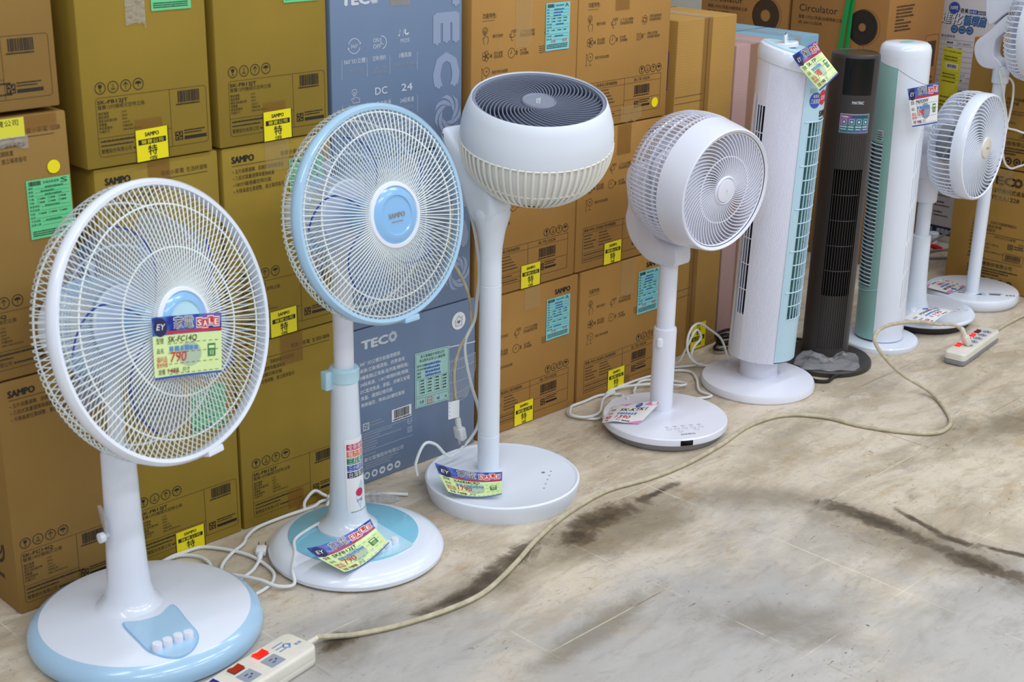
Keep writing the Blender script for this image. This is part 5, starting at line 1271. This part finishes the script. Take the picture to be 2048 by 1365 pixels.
g = G(); pole(g, px, py, [(.0205, .27), (.0205, .40)], 'cool_white', 28); g.build('inner_pole', F8)
g = G(); pole(g, px, py, [(.026, .372), (.0300, .376), (.0310, .42), (.0325, .46), (.030, .50), (.022, .505)], 'warm_white', 32)
yk = smooth([(-.028, .455), (-.034, .540), (-.022, .585), (.008, .598), (.034, .585), (.044, .54), (.038, .455), (.005, .440)], 4)
g2 = side_profile([(a+py, b2) for a, b2 in yk], .066, .012, 'warm_white', Matrix.Translation((px-.004, 0, 0))); g.add(g2.v, g2.f, 'warm_white'); g.build('support_arm', F8)
M8 = head_matrix(local((3.645, 1.799, .549), F8), 4.4, .6)
g = G(); g.lathe([(.1370, -.002), (.1400, .002), (.1440, .000), (.1465, -.006), (.1475, -.030), (.1455, -.034), (.1400, -.030), (.1350, -.008)], 'white_plastic', 90, False); g.xf(M8); g.build('front_band', F8)
g = G()
for k in range(60):
    a = 2*math.pi*k/60; pth = [(.1455, -.030), (.1470, -.050), (.1450, -.075), (.1360, -.098), (.1150, -.112), (.080, -.118), (.045, -.120)]
    g.tube([(r*math.cos(a), r*math.sin(a), z) for r, z in pth], .0019, 'white_plastic', 5, caps=False)
g.hoop(.113, -.112, .0025, 'white_plastic', 70, 6); g.lathe([(.050, -.116), (.052, -.120), (.050, -.128), (0, -.129)], 'warm_white', 40); g.xf(M8); g.build('rear_cage', F8)
g = G(); fin_disc(g, 46, .026, .1385, 1.35, lambda t: .004-.005*t, lambda t: -.015, .0028, 'white_plastic', 12, .9)
g.lathe([(.0270, -.010), (.0290, .004), (.0275, .0075), (.020, .0090), (0, .0095)], 'ivory_plastic', 40, False); Pen(g, lambda u, v, n: (u, v, .0096+n)).text('TECO', 0, -.003, .0052, 'grey_plastic', width=.018, align='C', bold=.02); g.xf(M8); g.build('swirl_grille', F8)
for k in range(5):
    g = G(); A = R(72*k+10)
    def pt(u, v):
        r = .030+.090*u; a = A+R(18*u)+R(56)*(v-.5); return (r*math.cos(a), r*math.sin(a), -.055+(.5-v)*.04)
    g.sheet(pt, 5, 6, 'blade_white'); g.xf(M8); g.build('blade', F8)
g = G(); g.lathe([(.004, -.025), (.030, -.030), (.032, -.08), (.05, -.085), (.052, -.118)], 'grey_plastic', 36); g.lathe([(.050, -.118), (.053, -.128), (.054, -.165), (.046, -.195), (0, -.200)], 'warm_white', 40, False); g.xf(M8); g.build('motor_housing', F8)

# ---- ninth: tall pedestal circulator at the right edge
F9 = thing('circulator_fan', 'tall white pedestal fan at the right edge, its head cut off by the frame', 'fan', (3.987, 1.947, 0))
g = G(); g.lathe([(.115, 0), (.128, 0), (.1370, .008), (.1405, .018), (.1400, .030), (.1360, .0360), (.13, .038), (0, .0385)], 'white_plastic', 80, False); base = g.build('base', F9)
g = G(); q = Pen(g, lambda u, v, n: (u*.62+v*.78-.035, -u*.78+v*.62-.075, .0385+n)); q.rect(-.045, 0, -.010, .026, 'tower_blue'); q.lift(.0003).rect(-.045, 0, -.022, .010, 'navy_ink'); q.rect(.002, .004, .034, .011, 'navy_ink'); q.micro(.002, .016, .040, .005, 'ink', 4); q.micro(.050, .002, .030, .010, 'grey_plastic', 5); q.micro(.088, .004, .016, .006, 'ink', 6)
q.micro(-.090, .012, .030, .007, 'ink', 9); q.micro(-.090, .028, .020, .004, 'grey_plastic', 11); g.build('spec_print', base, 'small printed spec stickers')
px, py = -.048, -.023
g = G(); pole(g, px, py, [(.0240, .0385), (.0205, .042), (.0192, .05), (.0188, .690)], 'white_plastic', 32); g.build('pole', F9)
g = G(); pole(g, px, py, [(.0225, .678), (.0240, .680), (.0245, .722), (.020, .728)], 'white_plastic', 32); g.build('pole_collar', F9)
arm9 = [(2.000, .748), (2.006, .771), (1.999, .795), (1.967, .823), (1.931, .864), (1.913, .876), (1.897, .866), (1.900, .846), (1.938, .808), (1.945, .785), (1.942, .756), (1.922, .742), (1.914, .728), (1.932, .719), (1.968, .719), (1.988, .730)]
g = side_profile(smooth([(a-1.947, b2) for a, b2 in arm9], 4), .046, .0035, 'warm_white', Matrix.Translation((px, 0, 0))); g.build('support_arm', F9)
M9 = head_matrix(local((3.958, 1.787, .840), F9), 2, 0)
g = G(); g.lathe([(.1330, -.004), (.1370, .003), (.1410, .000), (.1445, -.010), (.1460, -.045), (.1440, -.050), (.139, -.045), (.132, -.010)], 'white_plastic', 90, False); g.xf(M9); g.build('front_band', F9)
g = G()
for k in range(60):
    a = 2*math.pi*k/60; pth = [(.1440, -.048), (.1460, -.060), (.1420, -.078), (.130, -.092), (.10, -.100), (.06, -.104)]
    g.tube([(r*math.cos(a), r*math.sin(a), z) for r, z in pth], .0019, 'white_plastic', 5, caps=False)
g.lathe([(.064, -.101), (.064, -.106), (0, -.107)], 'white_plastic', 40); g.xf(M9); g.build('rear_cage', F9)
g = G(); fin_disc(g, 60, .026, .1345, .9, lambda t: .002-.004*t, lambda t: -.012, .0020, 'white_plastic', 10, 1.0); g.lathe([(.028, -.01), (.028, .004), (0, .006)], 'white_plastic', 40, False); g.xf(M9); g.build('swirl_grille', F9)
for k in range(5):
    g = G(); A = R(72*k+10)
    g.sheet(pt, 5, 6, 'blade_white'); g.xf(M9 @ Matrix.Rotation(R(72*k), 4, 'Z')); g.build('blade', F9)
g = G(); k = len(g.v); g.lathe([(.014, -.175), (.018, -.150), (.022, -.105)], 'warm_white', 28); g.xf(M9); g.build('pivot', F9)
mot9 = [(1.972, .960), (1.986, .930), (1.986, .892), (1.976, .852), (1.960, .844), (1.918, .881), (1.870, .893), (1.858, .930), (1.870, .962)]
g = side_profile(smooth([(a-1.947, b2) for a, b2 in mot9], 3), .075, .004, 'warm_white', Matrix.Translation((px+.012, 0, 0))); g.build('motor_housing', F9)
c9 = cord(F9, [(3.925, 1.925, .730), (3.886, 1.90, .710), (3.932, 1.90, .633), (3.971, 1.90, .562), (3.972, 1.90, .537), (3.964, 1.90, .489), (3.990, 1.90, .440), (4.038, 1.90, .414), (4.096, 1.90, .413), (4.100, 1.86, .425), (4.095, 1.79, .40), (4.085, 1.735, .25), (4.08, 1.70, .08), (4.085, 1.64, .006), (4.12, 1.56, .006)], .0032, 'cord_white')
cord(c9, [(3.915, 1.92, .700), (3.932, 1.90, .699), (3.975, 1.90, .675), (3.986, 1.90, .627), (3.979, 1.90, .576), (3.975, 1.90, .547), (4.047, 1.90, .527), (4.100, 1.86, .50), (4.100, 1.79, .44), (4.095, 1.74, .26), (4.10, 1.70, .08), (4.11, 1.65, .006), (4.16, 1.60, .006)], .0032, 'cord_white', 'cord_tail', base=F9.location)
# ------------------------------------------------------------------ power strips
def power_strip(label, end, ang, length, width, h, lower_m, units, cordpts, dirty):
    """end = centre of the cord end on the floor; the strip runs back from there"""
    root = thing('power_strip', label, 'power strip', (end[0], end[1], 0))
    M = Matrix.Rotation(ang, 4, 'Z')
    top = 'ivory_plastic'
    g = G(); g.prism(rrect(-length, 0, -width/2, width/2, width*.22, 5), .001, h*.45, lower_m, .004); g.prism(rrect(-length, 0, -width/2, width/2, width*.22, 5), h*.45, h, top, .006, 3, False); g.xf(M)
    g.build('housing', root)
    for u in units:
        x, kind = u
        if kind in ('red', 'dull', 'blue', 'dark', 'off'):
            g = G(); g.box(x-.0125, x+.0125, width*.13, width*.37, h-.001, h+.0006, 'inner_dark')
            sw = {'red': 'switch_red', 'dull': 'switch_dull', 'blue': 'switch_blue', 'dark': 'switch_dark', 'off': 'switch_blue'}[kind]
            g.add([(x-.012, width*.15, h+.0045), (x+.001, width*.15, h+.0018), (x+.012, width*.15, h+.0040), (x-.012, width*.35, h+.0045), (x+.001, width*.35, h+.0018), (x+.012, width*.35, h+.0040),
                   (x-.012, width*.15, h), (x+.012, width*.15, h), (x-.012, width*.35, h), (x+.012, width*.35, h)],
                  [(0, 1, 4, 3), (1, 2, 5, 4), (6, 7, 2, 1, 0), (9, 8, 3, 4, 5), (8, 6, 0, 3), (7, 9, 5, 2)], sw)
            if kind == 'blue': g.lathe([(.0020, 0), (.0015, .0012), (0, .0015)], 'switch_red', 12); g.xf(Matrix.Translation((x+.004, width*.25, h+.0022)), len(g.v)-36)
            g.xf(M); g.build('switch', root, {'red': 'glowing red switch', 'dull': 'unlit red switch', 'blue': 'blue switch with red dot', 'dark': 'dark red switch', 'off': 'blue switch'}[kind])
        else:
            g = G()
            if kind == 'plate':
                g.prism(rrect(x-.016, x+.016, -width*.33, width*.05, .002), h-.001, h+.0008, 'socket_grey', 0); q = Pen(g, lambda a, b_, n: (x+a, -width*.14+b_, h+.0008+n))
            else:
                g.prism(smooth([(x+.0125*math.cos(R(a)), -width*.10+width*.22*math.sin(R(a))) for a in range(0, 360, 30)], 3), h-.001, h+.0006, 'socket_grey', 0); q = Pen(g, lambda a, b_, n: (x+a, -width*.10+b_, h+.0006+n))
            q.rect(-.006, .003, .002, .0048, 'inner_dark'); q.rect(-.006, -.0055, .002, -.0037, 'inner_dark'); q.disc(.0065, -.0005, .0020, 'inner_dark', 12)
            g.xf(M); g.build('socket', root)
    g = G(); q = Pen(g, lambda a, b_, n: (M @ Vector((-.045+a, b_, h+n))))
    if dirty:
        q.line([(.010, .012), (.018, .004), (.010, -.004), (.002, .004)], .0020, 'pale_blue_ink', True); q.line([(.012, .008), (.016, .004), (.010, .0)], .0016, 'pale_blue_ink'); q.text('電器', .020, -.008, .0055, 'pale_blue_ink')
        for k in range(3): q.micro(-.012, .016-.009*k, .024-.004*k, .0026, 'pale_blue_ink', k)
        g.build('printed_mark', root, 'blue printed mark')
    g = G(); cs, sn = math.cos(ang), math.sin(ang)
    for k in range(7): g.lathe([(.0048, .0045*k), (.0062, .0015+.0045*k), (.0048, .003+.0045*k)], top, 14, False)
    g.lathe([(.0055, -.004), (.0046, .034)], top, 14); g.xf(Matrix.Translation((0, 0, h*.5)) @ M @ Matrix.Rotation(math.pi/2, 4, 'Y') @ Matrix.Rotation(0, 4, 'Z')); g.build('cord_sleeve', root)
    c = cord(root, cordpts, .0050, 'cord_grimy', sub=8)
    return root, c
S1, sc1 = power_strip('cream power strip with red and blue switches beside the largest fan base', (1.262, 1.7405), R(9.8), .36, .076, .036, 'ivory_plastic',
    [(-.083, 'red'), (-.083, 'plate'), (-.139, 'dull'), (-.139, 'plate'), (-.195, 'blue'), (-.195, 'plate'), (-.251, 'red'), (-.251, 'plate'), (-.307, 'dull'), (-.307, 'plate')],
    [(1.288, 1.745, .018), (1.300, 1.749, .017), (1.330, 1.744, .008), (1.372, 1.722, .0055), (1.443, 1.696, .0055), (1.546, 1.676, .0055), (1.636, 1.677, .0055), (1.752, 1.714, .0055), (1.854, 1.755, .0055), (1.975, 1.790, .0055), (2.122, 1.808, .0055), (2.245, 1.785, .0055), (2.365, 1.778, .0055), (2.508, 1.790, .0055), (2.653, 1.812, .0055), (2.768, 1.791, .0055), (2.830, 1.717, .0055), (2.848, 1.629, .0055), (2.888, 1.543, .0055), (2.942, 1.481, .0055), (3.019, 1.484, .0055), (3.097, 1.541, .0055), (3.160, 1.620, .012), (3.130, 1.690, .050), (3.095, 1.735, .105), (3.095, 1.757, .142), (3.160, 1.760, .155), (3.302, 1.755, .134), (3.395, 1.742, .108), (3.448, 1.722, .100), (3.473, 1.709, .082)], True)
plug(sc1, (3.481, 1.704, .066), (.42, -.20, -.86), 'ivory_plastic', base=S1.location, s=1.25)
power_strip('power strip with grey underside and round sockets at the far right', (3.680, 1.727), R(7.5), .272, .060, .036, 'grey_plastic',
    [(-.045, 'round'), (-.080, 'round'), (-.115, 'round'), (-.150, 'round'), (-.185, 'round'), (-.060, 'dark'), (-.100, 'red'), (-.140, 'off'), (-.205, 'red')],
    [(3.705, 1.730, .018), (3.725, 1.733, .014), (3.776, 1.745, .0055), (3.84, 1.751, .0055), (3.947, 1.753, .0055), (4.055, 1.735, .0055), (4.12, 1.700, .0055), (4.3, 1.64, .0055)], False)

# ------------------------------------------------------------------ price tags
def price_tag(label, c, bend, w, h, body, model, price, colour='red_ink', curl=0.0, plainhead=False, crease=0.0):
    """paper tag spanned between four corners (top left, top right, bottom right, bottom left); bend bows its middle"""
    TL, TR, BR, BL = [Vector(p) for p in c]
    O = (TL+TR+BR+BL)/4; N = (TR-TL+BR-BL).cross(TL-BL+TR-BR).normalized()
    root = thing('price_tag', label, 'price tag', tuple(BL))
    def mp(u, v, n):
        s, t = u/w, v/h
        p = BL.lerp(BR, s).lerp(TL.lerp(TR, s), t)
        b2 = bend*4*s*(1-s)+curl*(max(0, t-.6)**2)*6+crease*math.sin(s*5.5+t*2.5)*s*(1-s)
        return p+N*(b2+n)-root.location
    g = G()
    g.sheet(lambda u, v: mp(u*w, v*h, .0), 24, 12, body); g.sheet(lambda u, v: mp((1-u)*w, v*h, -.0005), 24, 12, 'tag_back')
    p = Pen(g, mp, .0003, 24)
    q = p.lift(.0003); q3 = q.lift(.0003); q4 = q3.lift(.0003)
    if not plainhead:
        p.rect(0, h*.70, w, h, 'tag_header'); q.rect(w*.20, h*.715, w, h*.755, 'red_ink'); p.rect(0, 0, w, h*.035, 'blue_ink')
        q.disc(w*.12, h*.83, w*.10, 'navy_ink', 24, h*.15); q3.text('EY', w*.06, h*.79, h*.10, 'white_print', width=w*.12, slant=.2)
        q3.text('家電', w*.32, h*.80, h*.16, 'white_print', width=w*.28, bold=.05); q4.text('家電', w*.322, h*.80, h*.155, 'inner_dark', width=w*.275)
        for k, (t, x, y) in enumerate((('S', .655, .79), ('A', .735, .775), ('L', .815, .81), ('E', .895, .79))):
            q.rect(w*(x-.012), h*(y-.015), w*(x+.078), h*(y+.155), 'white_print'); q3.rect(w*(x-.004), h*(y+.0), w*(x+.070), h*(y+.14), 'red_ink'); q4.text(t, w*(x+.033), h*(y+.02), h*.10, 'white_print', width=w*.05, align='C', bold=.03)
        y1, yh = .70, 1.0
        p.disc(w*.54, h*.36, w*.17, 'tag_grey' if body == 'tag_lime' else 'ghost_ink', 28, h*.20)
        q.rect(w*.80, h*.29, w*.91, h*.50, 'green_ink'); q3.rect(w*.815, h*.42, w*.895, h*.47, 'tag_lime'); q3.text('保證', w*.855, h*.315, h*.07, 'tag_lime', width=w*.07, align='C')
        q.text('型號', w*.05, h*.575, h*.075, 'ink', width=w*.11); q.text('品名', w*.05, h*.42, h*.065, 'ink', width=w*.10); q.text('福利品', w*.04, h*.275, h*.075, 'red_ink', width=w*.16); q.text('整修特價', w*.04, h*.19, h*.06, 'red_ink', width=w*.16); q.text('原價', w*.06, h*.075, h*.07, 'ink', width=w*.10)
        for y in (.55, .40, .22, .06): 
            for k in range(9): q.rect(w*(.22+.085*k), h*y, w*(.27+.085*k), h*(y+.008), 'faded_ink')
        q3.text(model, w*.22, h*.58, h*.095, 'ink', width=w*.42, bold=.01, slant=.15); q3.text(price, w*.24, h*.255, h*.17, colour, width=w*.24, bold=.01, slant=.1)
        q3.micro(w*.24, h*.43, w*.46, h*.085, 'pale_blue_ink', 5); q3.text('1488', w*.20, h*.08, h*.08, 'ink', width=w*.16, slant=.1); q3.line([(w*.19, h*.14), (w*.38, h*.085)], h*.012, 'red_ink'); q3.text('尺寸', w*.42, h*.075, h*.07, 'ink', width=w*.11)
    else:
        p.poly([(0, h*.86), (w*.18, h*1.0), (w*.42, h*1.0), (w*.28, h*.90)], 'pink_ink'); p.poly([(w*.70, h*.88), (w*.80, h*1.0), (w*.98, h*.98), (w*.99, h*.86), (w*.85, h*.82)], 'pink_ink'); p.poly([(w*.62, 0), (w, h*.16), (w, 0)], 'pink_ink'); q.disc(w*.60, h*.88, w*.07, 'blue_ink', 20, h*.10); q3.text('EY', w*.565, h*.845, h*.08, 'white_print', width=w*.07)
        q.text('型號', w*.06, h*.63, h*.085, 'ink', width=w*.10); q.text('品名', w*.05, h*.43, h*.075, 'ink', width=w*.10); q.rect(w*.04, h*.19, w*.16, h*.33, 'red_ink'); q3.text('特', w*.10, h*.215, h*.09, 'white_print', width=w*.07, align='C'); q.text('原價', w*.05, h*.05, h*.07, 'ink', width=w*.10)
        q3.text(model, w*.26, h*.61, h*.14, 'ink', width=w*.58, bold=.01, slant=.15); q3.micro(w*.26, h*.42, w*.48, h*.10, 'pale_blue_ink', 3); q3.text(price, w*.28, h*.20, h*.17, colour, width=w*.34, slant=.1, bold=.01); q3.text('尺寸', w*.34, h*.06, h*.08, 'ink', width=w*.12); q3.micro(w*.50, h*.06, w*.2, h*.06, 'ink', 8)
    g.build('printed_card', root)
    return root
price_tag('lime price tag hanging on the grille of the largest fan', [(1.074, 1.841, .634), (1.184, 1.817, .624), (1.171, 1.805, .530), (1.065, 1.828, .537)], -.004, .112, .100, 'tag_lime', 'SK-FC14Q', '790')
price_tag('bowed lime price tag lying on the aqua base of the second fan', [(1.411, 1.926, .074), (1.564, 1.926, .082), (1.566, 1.870, .058), (1.446, 1.852, .046)], -.016, .145, .090, 'tag_lime', 'SKFB12JT', '790', curl=.010)
price_tag('bent lime price tag reading 1790 on the base of the ball-headed fan', [(1.833, 2.037, .078), (1.927, 1.929, .064), (1.879, 1.880, .054), (1.803, 1.960, .054)], -.011, .140, .095, 'tag_lime', 'XA0838CRD', '1790', curl=.010)
price_tag('white and pink price tag reading 1390 on the base of the drum-headed fan', [(2.437, 2.065, .0385), (2.484, 1.955, .070), (2.400, 1.950, .0385), (2.340, 2.014, .0385)], .003, .130, .100, 'tag_white', 'SK-KTK1', '1390', plainhead=True, crease=.01)
price_tag('creased lime price tag draped over the top edge of the white and blue tower fan', [(2.812, 1.892, .862), (2.868, 1.868, .893), (2.895, 1.812, .826), (2.844, 1.825, .789)], .006, .085, .095, 'tag_lime', 'SK-TP', '980', curl=.012, crease=.02)
price_tag('white price tag with blue header hanging on the teal and white tower fan', [(3.330, 1.875, .734), (3.387, 1.819, .752), (3.392, 1.814, .647), (3.347, 1.858, .635)], .003, .100, .100, 'tag_white', 'M6920W', '1090')
price_tag('curled white and pink price tag on the black-skirted base of the spiral head fan', [(3.521, 1.915, .052), (3.609, 1.865, .080), (3.616, 1.800, .082), (3.537, 1.835, .050)], .012, .110, .090, 'tag_white', 'MA080CYD', '1190', plainhead=True)
price_tag('white and pink price tag lying upside down on the far right fan base', [(3.976, 1.960, .0435), (3.862, 1.955, .0435), (3.864, 2.044, .0445), (3.982, 2.045, .0445)], .002, .120, .090, 'tag_white', 'YCRJ108', '1190', plainhead=True)

# ------------------------------------------------------------------ loose wrapping and things on the floor
def crumpled(label, cx, cy, rx, ry, hgt, rot, m, seed, z0=.002):
    rnd = random.Random(seed); NU, NV = 26, 16
    ph = [rnd.uniform(0, 6.28) for _ in range(12)]; jit = [[rnd.uniform(-1, 1) for _ in range(NV+1)] for _ in range(NU+1)]
    g = G()
    for side in (1, .25):
        def f(u, v):
            s, t = 2*u-1, 2*v-1
            e = max(0, (1-s*s)*(1-t*t))**.5
            wob = 1+.10*math.sin(5*u*3+ph[0])*math.sin(4*v*3+ph[1])
            z = side*hgt*e*(.62+.30*math.sin(9*u+ph[2]+3*v)+.22*math.sin(13*v+ph[3]-4*u)+.10*jit[round(u*NU)][round(v*NV)])
            x = rx*s*wob*(1-.18*t*t); y = ry*t*wob*(1-.25*s*s)
            c_, s_ = math.cos(rot), math.sin(rot)
            return (x*c_-y*s_, x*s_+y*c_, max(0.0, z)+.0008)
        g.sheet(f, NU, NV, m)
    o_ = g.build('plastic_bag', None, None, (cx, cy, z0), 20)
    return tag(o_, label, 'plastic bag')
crumpled('crumpled clear plastic bag on the floor in front of the black tower fan', 3.118, 1.900, .085, .046, .046, R(-45), 'smoky_film', 5, .0175)
crumpled('small scrap of clear wrapping on the floor behind the second fan base', 1.735, 2.120, .055, .020, .020, R(-40), 'crinkled_film', 8)
# far corner: cable with red tag, white cap
t = thing('floor_cable', 'grey cable with a red clip on the floor between the far white and ochre cartons', 'cable', (4.38, 2.31, 0))
g = G(); g.tube(curve([Vector(q)-t.location for q in ((4.30, 2.33, .006), (4.36, 2.335, .010), (4.42, 2.32, .030), (4.46, 2.28, .065), (4.49, 2.24, .10))], 8), .004, 'grey_plastic', 8); g.tube(curve([Vector(q)-t.location for q in ((4.34, 2.30, .006), (4.40, 2.285, .006), (4.46, 2.24, .006), (4.50, 2.19, .006))], 8), .004, 'grey_plastic', 8)
g.tube(curve([Vector(q)-t.location for q in ((4.24, 2.30, .006), (4.28, 2.26, .006), (4.33, 2.22, .006), (4.38, 2.17, .006))], 8), .004, 'grey_plastic', 8); g.build('cable', t)
g = G(); g.tube([Vector(q)-t.location for q in ((4.375, 2.318, .022), (4.395, 2.300, .014), (4.410, 2.283, .008))], [.006, .010, .006], 'red_plastic', 10); g.build('clip', t, 'red clip')
g = G(); g.prism([(-.05, -.022), (.012, -.012), (.016, .006), (-.05, .018)], .001, .0022, 'red_plastic', 0); g.xf(Matrix.Translation((-.015, .010, 0))); g.build('tag_strip', t, 'red tag')
t = thing('bottle_cap', 'small white cap-shaped fitting on the floor by the far white carton', 'cap', (4.455, 2.345, 0))
g = G(); g.lathe([(.016, 0), (.016, .028), (.019, .030), (.019, .044), (.016, .047), (0, .047)], 'white_plastic', 24); g.build('fitting', t)

# ------------------------------------------------------------------ groups of like things
for o_ in list(col.objects):
    if o_.parent or 'category' not in o_: continue
    c_, l_ = o_['category'], o_['label']
    if c_ == 'box':
        for w_, g_2 in (('mustard', 'mustard fan boxes against the wall'), ('tan', 'tan fan boxes in the leftmost stack'), ('slate', 'slate blue fan boxes'), ('brown printed', 'brown printed circulator boxes'), ('plain brown', 'plain brown cartons'), ('pink', 'pink cartons'), ('pale blue', 'pale blue cartons'), ('tall brown', 'tall brown cartons at the back'), ('ochre', 'ochre desk fan cartons')):
            if w_ in l_.split(',')[0]: o_['group'] = g_2; break
    elif c_ == 'price tag': o_['group'] = 'price tags on the display fans'
    elif c_ == 'power strip': o_['group'] = 'power strips on the floor'
    elif c_ == 'fan': o_['group'] = {'pedestal_fan': 'wire guard pedestal fans', 'circulator_fan': 'circulator fans', 'tower_fan': 'tower fans'}[o_.name.split('.')[0]]
